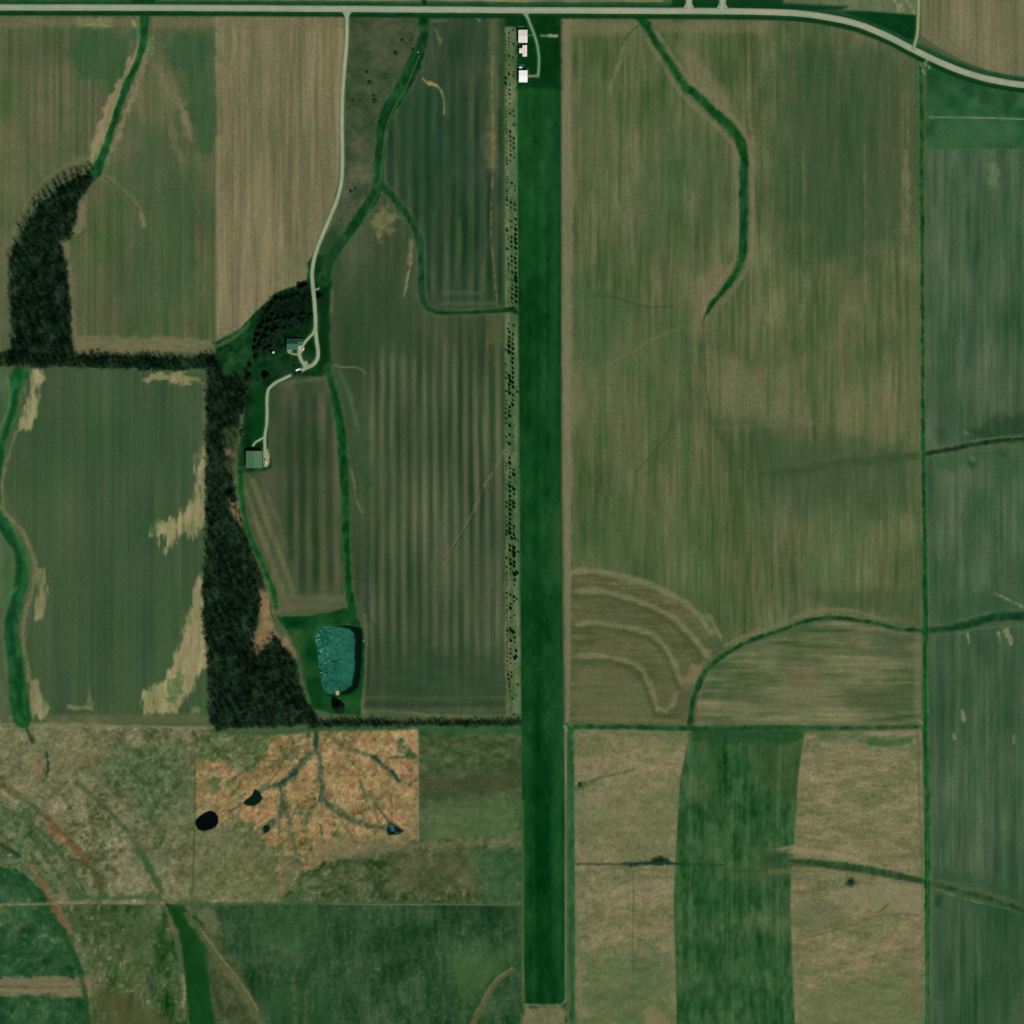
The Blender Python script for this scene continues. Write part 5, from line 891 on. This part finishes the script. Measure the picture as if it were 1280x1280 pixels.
# planted rows beside the runway
SAP = [(641.5, 38, .9), (641.8, 55, 1.2), (641.6, 72, 1.2), (641.7, 90, .9), (641.6, 95, 1.1), (636, 41.5, 1.1), (636.2, 47, .9), (636.4, 52.5, 1), (636.5, 70, 1.3), (636.6, 81.5, 1), (636.6, 92.5, 1.5), (632, 98, 1.5), (632, 104, 1.6), (637, 106, 1), (637, 112, 1.1), (637, 118, 1.3), (637, 123, .8), (637, 129.7, .9), (637.3, 142, 1.3), (637.7, 164.6, 1.5), (638, 170.5, 1.3), (638, 176, 1.2), (638, 182, 1), (638, 188.6, 1), (638.3, 194, 1.5), (642, 138.8, 1), (642.5, 144.8, 1.1), (642.2, 156, 1.4), (642.5, 173, 1.5), (642.5, 179, 1.1), (642.6, 185.5, 1.3), (643, 197, 1),
       (633.7, 200.5, 1.2), (633.7, 204.7, 1.2), (633.7, 221, .9), (633.7, 224.5, .8), (633.7, 228, .9), (633.7, 232, .6), (633.7, 235, .7), (633.5, 238.5, 1.3), (633.5, 242, .9), (633.5, 246, 1), (633.7, 250, 1.6), (633.7, 256, 1), (634, 263, .6), (634.5, 273, .6), (633.7, 285, .9), (634, 288, 1.6), (635, 294, .8), (635, 298, .9), (638, 201, 1), (640, 229, 1.5), (638.7, 253, 1.4), (638.5, 259.5, 1), (637, 276, 1), (639.5, 277, 1.1), (639.3, 284, 1), (639.3, 296.5, 1.4), (643.5, 233, .9), (643.6, 238, 1), (643.6, 256, 1.4), (644.2, 262.4, 1.5), (644.6, 274, 1.6), (644.6, 281, 1.1), (644.7, 287, 2), (644.8, 293.3, 1.8), (644.7, 299, 2.2),
       (639.5, 302.7, 1.5), (639.6, 308.5, 1.3), (639.5, 320.5, 1.4), (639.8, 326.3, 1.3), (639.8, 332, 1), (640.6, 340.5, 1.6), (639.8, 350, 1.1), (640.5, 356.3, .9), (640.3, 361.7, 1.5), (640.3, 367.8, 1.3), (640.2, 373, 1.7), (640.2, 378.3, 1), (645, 304, 2.1), (644.7, 310.5, 2), (644.9, 317.6, 1.2), (644.1, 323, 1.7), (644.6, 328.8, 1.8), (644.5, 334.8, 1.5), (645, 341.6, 1.7), (644.9, 347, 2.2), (645, 352, 2.2), (645.5, 359.5, 1.8), (645.7, 364.7, 1.6), (645.2, 370.3, 2.2), (645.2, 377.5, 1.9), (634, 311.5, 1.5), (634.8, 320.5, .6), (634.8, 324, 1), (635.5, 329, 1), (636, 331.5, 1), (635, 335.5, .8), (635.5, 339, .8), (635.8, 349, .8), (636, 360, .7), (636, 364, .8),
       (636.4, 404.5, .9), (642, 407, 1.3), (635.2, 411, 1.2), (636.7, 415, 1.6), (641.2, 418, 1.5), (636.4, 421.5, 1.5), (641, 424.8, 1), (636.2, 427, 1.6), (641.2, 430, 1.4), (636.4, 433, 2.3), (641.7, 436, 1.8), (632.3, 437.4, 1.2), (636.4, 440.2, 2.2), (641, 442.3, 1.8), (641, 448.3, 1.6), (640.7, 453.5, 1.7), (632, 455, 1), (641, 460.5, 1.4), (641.2, 466, 1.7), (632.4, 465.4, 1), (636.7, 470, 2), (641.2, 472, 1.5), (632.4, 472.8, 1.2), (637, 474, 1.8), (638.5, 477, 2), (641, 478, 1.8),
       (636.5, 481, 1.8), (641.4, 484, 1.7), (636.6, 486, 1.5), (632.7, 489, 1.3), (637, 491.4, 2.2), (646.6, 489.7, 1.3), (641.5, 494.3, 1.4), (632.2, 494.6, .8), (641.4, 500.3, 1.3), (632.5, 500.7, .9), (641, 506, 2), (632.5, 505.5, 1), (637.3, 509, 1.5), (632.3, 510.5, 1), (636.3, 513.8, 1.3), (632.1, 516.2, 1.2), (637.2, 520, 2.1), (632.5, 523.3, 1.2), (632.6, 528.7, 1.1), (637.2, 532, 1.8), (637, 543.4, 1.5), (632.8, 546, 1.2), (642.3, 546, 1), (632.8, 552.3, 1), (636.8, 554.7, 1.9), (632.8, 564.7, .8),
       (637.2, 572.7, 1.4), (633.3, 579, .9), (637.2, 579, 2), (633.2, 582.5, 1), (637.5, 585.3, 1.2), (642.1, 587.5, 1.4), (633.3, 586, .8), (637.4, 591, .9), (642.3, 593.5, 2.1), (637.5, 596.3, 1.6), (637.5, 603, 1), (633.3, 606, .9), (637.5, 608, 2), (633, 611.8, .9), (642.3, 611.3, 2.2), (637.5, 614.2, 1.7), (642.8, 617.7, 1.4), (637.6, 620.5, 1.5), (637.7, 626, 1.6), (633.2, 628.3, 1.3), (642.4, 628.7, 2.1), (637.3, 631, 1.7), (642.4, 634, 1.9), (633.2, 633.5, 1.3), (637.7, 637.2, 2), (637.7, 643, 1.9), (633, 646.5, 1), (637.8, 649, 1.5), (633, 651.2, .8), (637.6, 655, 1.9), (633.3, 656.3, 1.1), (642.5, 658, 1.4),
       (637.6, 661, 1.8), (642.3, 661, 1), (633.3, 664, 1.3), (637.5, 666.4, 2.2), (642.5, 668.5, 1.6), (633, 668, 1.4), (640, 673, 2), (644, 673.2, 1.7), (647.3, 676, 1), (637.3, 682, 1.7), (637.6, 688, 1.9), (642.6, 685, 2.2), (642.7, 690.5, 2.3), (647.8, 689.8, 1.3), (642.7, 695, 2.2), (633.3, 697.5, 1.4), (638, 699.5, 1.6), (643, 703, 1.9), (638.5, 705, 2), (633.4, 708.5, 1.2), (642.7, 707.5, 1.7), (638, 711.2, 1), (643.5, 718, 2.6), (646.5, 716, 2), (638.2, 717.3, .8), (643.4, 725, 1.5), (643.3, 731.5, 1.2), (633.5, 714, .7), (633.5, 717, 1), (633.5, 720, .7), (633.5, 723, .7), (633.5, 725.5, 1), (633.5, 729, .7), (633.5, 731.5, .8), (633.5, 734, .6), (633.5, 741.3, 1.3), (638, 744, 1.3), (633.7, 747, 1), (642.5, 746, 1.6), (646, 748.5, 1.2), (643, 751.5, 1.2), (638.2, 755, 1.3), (638, 760.5, 1.9), (633.8, 757, .8), (633.8, 762.8, 1), (633.8, 766, .8), (643.5, 769.5, 1.1), (638.2, 772.2, 1.1), (633.8, 772, .8), (634, 775, .7),
       (634, 784.5, .8), (638.2, 784.5, 1), (634.2, 788.5, 1.4), (638.5, 788, 2), (641.5, 790, 2.3), (634, 794, .9), (634.2, 797, .8), (643.6, 797, 1.4), (638.5, 801, 1.9), (634.2, 802.5, 1.1), (643.8, 802.7, 1.2), (633.9, 806, 1), (634, 810, .9), (638.2, 811.5, 1.1), (645.2, 813.5, 1.7), (634, 813.5, .7), (634, 817, .9), (638.2, 817, 1.3), (634, 821, .9), (645.5, 820.5, 1.8), (643.5, 823, 2), (638.2, 822.5, 1), (634.3, 826, .9), (638.3, 829, 1), (645, 829.8, .8), (634.4, 832, .8), (635.2, 839.5, 1), (639.3, 840.5, 1.1), (635.2, 843.5, 1.4), (639.6, 846, 1.3), (636.2, 849, 1.5), (636.7, 855, 1), (647, 855.6, 1.2), (637, 858.4, 1), (638, 863.5, .7), (643.7, 869.5, .8), (640.7, 873.3, 1.1), (642, 892.3, 1)]
y_ = 42.0
while y_ < 199:
    if random.random() < .85: SAP.append((631.6 + (y_ - 42) * .011 + random.uniform(-.2, .2), y_, random.uniform(.62, .95)))
    y_ += random.uniform(2.4, 3.6)
SAP.sort(key=lambda s: -s[2]); sap_rest = []
for k, (x, y, R) in enumerate(SAP):
    rw = 'left' if x < 635.4 else ('middle' if x < 640.8 else 'right')
    if k < 300:
        o = link('evergreen_sapling', SP[k % 4], None, None, wp(x + .2, y + .3)); sc = R * 1.18; o.scale = (sc, sc, sc * .95); o.rotation_euler = (0, 0, random.uniform(0, 6.28))
        sz = 'large' if R >= 1.6 else ('mid-sized' if R >= 1.2 else 'small')
        wh = 'level with the hangars' if y < 110 else ('above the ditch end' if y < 388 else ('just below the ditch end' if y < 500 else ('level with the barn' if y < 600 else ('halfway to the pond' if y < 720 else 'level with the pond'))))
        tag(o, '%s dark sapling in the %s row of the planted strip %s' % (sz, rw, wh), 'sapling', '%s saplings in the %s row %s' % (sz, rw, wh))
    else: sap_rest.append((SP[k % 4], x + .2, y + .3, R, R, random.uniform(0, 6.28)))
if sap_rest: stuff_join('evergreen_saplings', sap_rest, M['needle'])
for x, y, sx, lb in ((458.5, 90, 1.5, 'round dark shrub in the rough pasture, topmost of the shrubs beside the driveway'), (462, 103.5, 1.9, 'largest round dark green shrub in the rough pasture'), (467, 119.5, 1.4, 'dark shrub just above the clump in the rough pasture'), (468.5, 126.5, 2.1, 'dark shrub clump low in the rough pasture'), (495, 66.5, 1.9, 'dark shrub in the rough pasture left of the waterway'), (503, 50, 1.5, 'pale green shrub in the upper rough pasture near the waterway'), (439, 239, 1.7, 'dark shrub beside the driveway bend at the pasture foot'), (444, 236, 1.3, 'smaller shrub right of the one at the driveway bend'), (441, 125, 1.3, 'faint shrub close to the driveway in the rough pasture'), (516, 62, 1.6, 'dark shrub at the left edge of the waterway'),
                    (303, 541, 3.0, 'grey-green bush at the wood edge above the barn'), (375.5, 466.5, 2.2, 'dark bush at the end of the driveway below the white van'), (369, 459, 2.0, 'dark bush left of the white van'), (352, 826, 1.6, 'bush at the wood edge left of the pond'), (642, 388, 2.3, 'dark bush where the ditch meets the planted strip'), (646, 391, 1.7, 'smaller dark bush at the ditch end by the runway'), (637, 386.5, 1.8, 'dark bush in the ditch left of the planted strip'), (383, 437, 2.0, 'dark bush right of the parked car by the farmhouse'), (827, 1076, 2.0, 'dark marsh shrub on the wet line in the tan pasture'), (821, 1077.5, 1.5, 'smaller marsh shrub left of the dark one on the wet line'), (725, 981, 1.8, 'dark marsh shrub in the tan pasture beside the runway track'), (1063.5, 1103, 2.2, 'lone dark shrub in the tan pasture below the curved ditch')):
    o = link('shrub', SH[int(x) % 3], None, None, wp(x, y)); sx *= 1.45; o.scale = (sx / 1.4,) * 2 + (sx / 1.7,); o.rotation_euler = (0, 0, x); tag(o, lb, 'shrub')

# ------------------------------------------------------------------ buildings
def gable(root, x0, y0, x1, y1, h, rise, ridge, roofm, wallm, over=.35, chim=None):
    """wall + two roof slopes + ridge cap in the root's frame; ridge along 'x' or 'y'"""
    w = MB(); cx, cy = (x0 + x1) / 2, (y0 + y1) / 2; th = .18
    if ridge == 'x':
        w.poly([(x0, y0, 0), (x1, y0, 0), (x1, y1, 0), (x0, y1, 0), (x0, y0, h), (x1, y0, h), (x1, y1, h), (x0, y1, h), (x0, cy, h + rise), (x1, cy, h + rise)],
               [(0, 1, 5, 4), (2, 3, 7, 6), (1, 2, 6, 9, 5), (3, 0, 4, 8, 7)])
        k = rise / (cy - y0); wall = w.build('wall', wallm, root)
        for s, ye in ((-1, y0 - over), (1, y1 + over)):
            ze = h - k * over + .03; zr = h + rise + .03; a, b = x0 - over, x1 + over
            MB().poly([(a, ye, ze), (b, ye, ze), (b, cy, zr), (a, cy, zr), (a, ye, ze + th), (b, ye, ze + th), (b, cy, zr + th), (a, cy, zr + th)],
                      [(3, 2, 1, 0), (4, 5, 6, 7), (0, 1, 5, 4), (1, 2, 6, 5), (2, 3, 7, 6), (3, 0, 4, 7)]).build('roof_slope', roofm, root)
            nrib = max(3, int((b - a) / 1.0)); rb = MB()
            for i in range(1, nrib):
                xx = a + (b - a) * i / nrib; rb.poly([(xx - .03, ye, ze + th), (xx + .03, ye, ze + th), (xx + .03, cy, zr + th), (xx - .03, cy, zr + th), (xx, ye, ze + th + .05), (xx, cy, zr + th + .05)], [(0, 1, 4), (1, 2, 5, 4), (2, 3, 5), (3, 0, 4, 5)])
            o = rb.build('roof_ribs', roofm, root); o['kind'] = 'stuff'
        MB().prism([(-.25, 0), (0, .12), (.25, 0)], x0 - over, x1 + over)
        c = MB().poly([(x0 - over, cy - .25, h + rise + th), (x1 + over, cy - .25, h + rise + th), (x1 + over, cy, h + rise + th + .14), (x0 - over, cy, h + rise + th + .14), (x0 - over, cy + .25, h + rise + th), (x1 + over, cy + .25, h + rise + th)], [(0, 1, 2, 3), (3, 2, 5, 4)]); c.build('ridge_cap', roofm, root)
    else:
        w.poly([(x0, y0, 0), (x1, y0, 0), (x1, y1, 0), (x0, y1, 0), (x0, y0, h), (x1, y0, h), (x1, y1, h), (x0, y1, h), (cx, y0, h + rise), (cx, y1, h + rise)],
               [(0, 1, 5, 8, 4), (1, 2, 6, 5), (2, 3, 7, 9, 6), (3, 0, 4, 7)])
        k = rise / (cx - x0); w.build('wall', wallm, root)
        for s, xe in ((-1, x0 - over), (1, x1 + over)):
            ze = h - k * over + .03; zr = h + rise + .03; a, b = y0 - over, y1 + over
            MB().poly([(xe, a, ze), (xe, b, ze), (cx, b, zr), (cx, a, zr), (xe, a, ze + th), (xe, b, ze + th), (cx, b, zr + th), (cx, a, zr + th)],
                      [(0, 1, 2, 3), (7, 6, 5, 4), (4, 5, 1, 0), (5, 6, 2, 1), (6, 7, 3, 2), (7, 4, 0, 3)]).build('roof_slope', roofm, root)
            nrib = max(3, int((b - a) / 1.0)); rb = MB()
            for i in range(1, nrib):
                yy = a + (b - a) * i / nrib; rb.poly([(xe, yy - .03, ze + th), (xe, yy + .03, ze + th), (cx, yy + .03, zr + th), (cx, yy - .03, zr + th), (xe, yy, ze + th + .05), (cx, yy, zr + th + .05)], [(0, 1, 4), (1, 2, 5, 4), (2, 3, 5), (3, 0, 4, 5)])
            o = rb.build('roof_ribs', roofm, root); o['kind'] = 'stuff'
        MB().poly([(cx - .25, y0 - over, h + rise + th), (cx - .25, y1 + over, h + rise + th), (cx, y1 + over, h + rise + th + .14), (cx, y0 - over, h + rise + th + .14), (cx + .25, y1 + over, h + rise + th), (cx + .25, y0 - over, h + rise + th)], [(0, 1, 2, 3), (3, 2, 4, 5)]).build('ridge_cap', roofm, root)
def window(root, x, y, z, w, h, face):
    """window with frame on a wall; face = 'x' or 'y' outward axis with sign"""
    s = 1 if face[0] == '+' else -1
    f = MB(); p = MB()
    if face[1] == 'x':
        f.box(x - .02, y - w / 2 - .1, z - .1, x + .06 * s, y + w / 2 + .1, z + h + .1); p.box(x + .0, y - w / 2, z, x + .09 * s, y + w / 2, z + h)
    else:
        f.box(x - w / 2 - .1, y - .02, z - .1, x + w / 2 + .1, y + .06 * s, z + h + .1); p.box(x - w / 2, y, z, x + w / 2, y + .09 * s, z + h)
    o = f.build('window', M['trim'], root); p.build('pane', M['glass'], o)
def slab_door(root, x, y, w, h, face, m, nm='door', leaves=1):
    s = 1 if face[0] == '+' else -1
    for k in range(leaves):
        a = -w / 2 + k * w / leaves + .02; b = a + w / leaves - .04
        d = MB().box(x - .02, y + a, .05, x + (.1 + .05 * k) * s, y + b, h) if face[1] == 'x' else MB().box(x + a, y - .02, .05, x + b, y + (.1 + .05 * k) * s, h)
        o = d.build(nm, m, root)
        hn = MB().box(x + .1 * s, y + b - .3, h * .4, x + .2 * s, y + b - .2, h * .5) if face[1] == 'x' else MB().box(x + b - .3, y + .1 * s, h * .4, x + b - .2, y + .2 * s, h * .5)
        hn.build('handle', M['steel'], o)
def B(name, label, cat, x0, y0, x1, y1): return thing(name, label, cat, wp((x0 + x1) / 2, (y0 + y1) / 2))
# hangar A
r = B('hangar', 'large cream-white hangar nearest the county road beside the grass runway', 'hangar', 648, 38, 659.3, 53.8)
gable(r, -5.4, -7.7, 5.4, 7.7, 4.2, .95, 'x', M['cream_roof'], M['white_wall'], .25)
slab_door(r, 5.4, 0, 10.5, 3.7, '+x', M['door'], 'hangar_door', 3); window(r, -2, -7.7, 1.2, 1.2, 1, '-y'); window(r, 2, -7.7, 1.2, 1.2, 1, '-y')
# T hangar
r = B('hangar', 'T-shaped cream hangar between the two rectangular white hangars', 'hangar', 648.8, 57, 658.8, 71)
gable(r, -.6, -6.8, 4.7, 6.8, 3.4, .5, 'y', M['cream_roof'], M['white_wall'], .2); gable(r, -4.6, -2.6, -.62, 3.2, 3.1, .4, 'x', M['cream_roof'], M['white_wall'], .15)
slab_door(r, 4.7, 0, 11, 3.0, '+x', M['door'], 'hangar_door', 3)
# hangar C
r = B('hangar', 'bright white hangar at the lower end of the row, driveway to its side', 'hangar', 648.7, 88.6, 659.3, 103.2)
gable(r, -5.1, -7.1, 5.1, 7.1, 4.4, .6, 'x', M['white_roof'], M['white_wall'], .25)
slab_door(r, 5.1, 0, 9.5, 3.8, '+x', M['door'], 'hangar_door', 3); window(r, 0, -7.1, 1.2, 1.2, 1, '-y')
# barn
r = B('barn', 'large barn with green metal roof beside the gravel yard', 'barn', 308, 564, 329, 585)
gable(r, -10.3, -10.2, 9.3, 10.2, 4.6, 2.0, 'y', M['green_roof'], M['white_wall'], .4)
slab_door(r, 9.3, -2, 7, 3.8, '+x', M['door'], 'sliding_door', 2); slab_door(r, -2, 10.2, 4.5, 3.6, '+y', M['door'], 'sliding_door', 2); window(r, 9.3, 5, 1.3, 1.2, 1, '+x'); window(r, 0, -10.2, 1.3, 1.2, 1, '-y')
# farmhouse
r = B('farmhouse', 'farmhouse with green shingle roof among evergreens at the driveway loop', 'house', 358.5, 423, 379, 438)
cx, cy = 368.75, 430.5
gable(r, 359 - cx, cy - 437, 372.3 - cx, cy - 423.8, 3.0, 4.2, 'x', M['shingle'], M['brick_wall'], .45)
gable(r, 372.4 - cx, cy - 431.0, 379 - cx, cy - 423.8, 2.7, 2.2, 'x', M['shingle'], M['brick_wall'], .4)
MB().box(-3.4, .2, 5.4, -2.5, 1.1, 8.2).build('chimney', M['brick_wall'], r)
for xx in (-7.5, -4.8, .6): window(r, xx, cy - 437, 1.0, 1.2, 1.3, '-y')
slab_door(r, -2.2, cy - 437, 1.0, 2.1, '-y', M['trim'], 'door'); slab_door(r, 6.8, cy - 431, 4.6, 2.2, '-y', M['trim'], 'garage_door')
window(r, 359 - cx, 1, 1.0, 1.2, 1.3, '-x'); window(r, 379 - cx, 4.2, 1.0, 1.1, 1.2, '+x')
for xx in (-6, -1): window(r, xx, cy - 423.8, 1.0, 1.2, 1.3, '+y')
MB().box(-9.6, cy - 439.4, -.1, -3.2, cy - 437.05, .18).build('porch', M['brick_wall'], r)
# little white shed
r = B('garden_shed', 'tiny white-roofed shed on the lawn left of the farmhouse', 'shed', 340.4, 439, 343.2, 441.8)
gable(r, -1.2, -1.1, 1.2, 1.1, 2.0, .4, 'x', M['white_roof'], M['white_wall'], .12); slab_door(r, 0, -1.1, .9, 1.7, '-y', M['door'])

# ------------------------------------------------------------------ vehicles and small things
def wheel(root, x, y, r_=.34, w=.22):
    o = MB().tube((x, y - w / 2, r_), (x, y + w / 2, r_), r_, r_, 14).build('wheel', M['rubber'], root)
    MB().tube((x, y - w / 2 - .01, r_), (x, y + w / 2 + .01, r_), r_ * .6, r_ * .6, 10).build('rim', M['steel'], o)
def car(label, x, y, rz, paint, L=4.6, Wd=1.85, roof=1.5, kind='car', cat='car', glassm=None):
    t = thing('parked_' + kind, label, cat, wp(x, y, .18), rz); h = L / 2; q = Wd / 2
    if kind == 'car':
        body = [(-h, .35), (h, .35), (h, .72), (h * .92, .84), (h * .45, .95), (-h * .75, .98), (-h, .85)]
        cab = [(-h * .85, .96), (h * .42, .94), (h * .12, roof), (-h * .55, roof)]
        MB().prism(body, -q, q).build('body', paint, t); MB().prism(cab, -q * .88, q * .88).build('glazing', M['glass'], t)
        MB().box(-h * .54, -q * .84, roof - .02, h * .11, q * .84, roof + .05).build('roof', paint, t)
    elif kind == 'pickup':
        MB().prism([(-h, .4), (h, .4), (h, .85), (h * .93, .95), (h * .4, 1.05), (-h, 1.05)], -q, q).build('body', paint, t)
        MB().prism([(-h * .08, 1.04), (h * .45, 1.04), (h * .22, 1.75), (0, 1.75)], -q * .88, q * .88).build('cab_glazing', M['glass'], t)
        MB().box(0, -q * .84, 1.73, h * .22, q * .84, 1.8).build('roof', paint, t)
        MB().box(-h * .95, -q * .85, 1.0, -h * .12, q * .85, 1.07).build('bed', M['steel'], t)
    else:
        MB().prism([(-h, .35), (h, .35), (h, .95), (h * .82, 1.15), (h * .6, 2.05), (-h * .95, 2.05), (-h, 1.9)], -q, q).build('body', paint, t)
        MB().prism([(h * .83, 1.17), (h * .62, 1.98), (h * .58, 1.98), (h * .79, 1.17)], -q * .85, q * .85).build('windscreen', M['glass'], t)
        for s in (-1, 1): MB().box(h * .1, s * q - .015, 1.3, h * .55, s * q + .015, 1.85).build('side_window', M['glass'], t)
    for sx in (-1, 1):
        for sy in (-1, 1): wheel(t, sx * h * .62, sy * (q - .08))
    for sy in (-1, 1): MB().box(h - .02, sy * q * .7 - .15, .6, h + .03, sy * q * .7 + .15, .75).build('headlight', M['trim'], t)
    return t
car('small white car parked on the pad right of the farmhouse', 379.3, 436.2, math.radians(80), M['white_paint'], 4.2, 1.9)
car('white van parked at the end of the driveway loop below the farmhouse', 372.7, 462.2, math.radians(22), M['white_paint'], 6.0, 2.1, kind='van', cat='van')
car('white pickup truck on the gravel yard beside the barn', 332.4, 579.2, math.radians(88), M['white_paint'], 4.8, 2.0, kind='pickup', cat='truck')
t = thing('utility_cart', 'dark red utility cart on the gravel yard above the white pickup', 'cart', wp(331.6, 574.3, .02), .1)
MB().prism([(-1.0, .4), (1.0, .4), (1.0, .8), (.3, .95), (-1.0, .95)], -.65, .65).build('body', M['red_paint'], t); MB().box(-.35, -.5, .95, .1, .5, 1.15).build('seat', M['rubber'], t)
for sx in (-.7, .7):
    for sy in (-.62, .62): wheel(t, sx, sy, .28, .2)
t = thing('trailer', 'small white trailer behind the bright white hangar', 'trailer', wp(650.8, 84.6, .02), 0)
MB().prism([(-1.9, .5), (1.7, .5), (1.9, .8), (1.7, 2.0), (-1.9, 2.0)], -.85, .85).build('body', M['white_paint'], t); MB().box(-1.92, -.6, .6, -1.86, .6, 1.9).build('door', M['trim'], t); MB().tube((1.8, 0, .5), (3.0, 0, .45), .06, .05, 6).build('tow_bar', M['steel'], t)
for sy in (-.88, .88): wheel(t, -.2, sy, .3, .18)
# dock
t = thing('dock', 'short pale wooden dock at the foot of the pond', 'dock', wp(421.9, 867.8)); t.location.z = -.85
for s in (-1, 1): MB().box(s * 1.9 - .08, -4.0, -.15, s * 1.9 + .08, 4.2, .05).build('beam', M['wood'], t)
pl = MB().box(-2.15, -.19, 0, 2.15, .19, .06).mesh('plank'); pl.materials.append(M['wood'])
for k in range(20):
    o = link('plank', pl, t, None, (random.uniform(-.03, .03), -3.9 + k * .41, .052 + random.uniform(0, .008)))
for sx in (-1.95, 1.95):
    for yy in (-3.6, 0, 3.8): MB().tube((sx, yy, -2.5), (sx, yy, .55), .11, .10, 7).build('post', M['wood'], t)
# small pale fixtures
def riser(label, cat, x, y, R, h, m, name):
    t = thing(name, label, cat, wp(x, y)); MB().tube((0, 0, -.3), (0, 0, h), R, R, 10).build('pipe', m, t); MB().tube((0, 0, h), (0, 0, h + .12), R * 1.25, R * .9, 10).build('cap', m, t); return t
riser('small white drain riser in the dark waterway near the county road', 'drain pipe', 522.6, 65.4, .5, .9, M['white_paint'], 'drain_riser')
riser('small grey standpipe on the right bank of the pond', 'standpipe', 454.4, 801, .6, 1.0, M['grey'], 'standpipe')
riser('small pale drum behind the dock under the evergreen', 'drum', 423.4, 873.2, .55, 1.0, M['grey'], 'drum')
riser('small white tank in front of the grey-green bush at the wood edge', 'tank', 303.7, 542.4, .8, 1.3, M['white_paint'], 'tank')
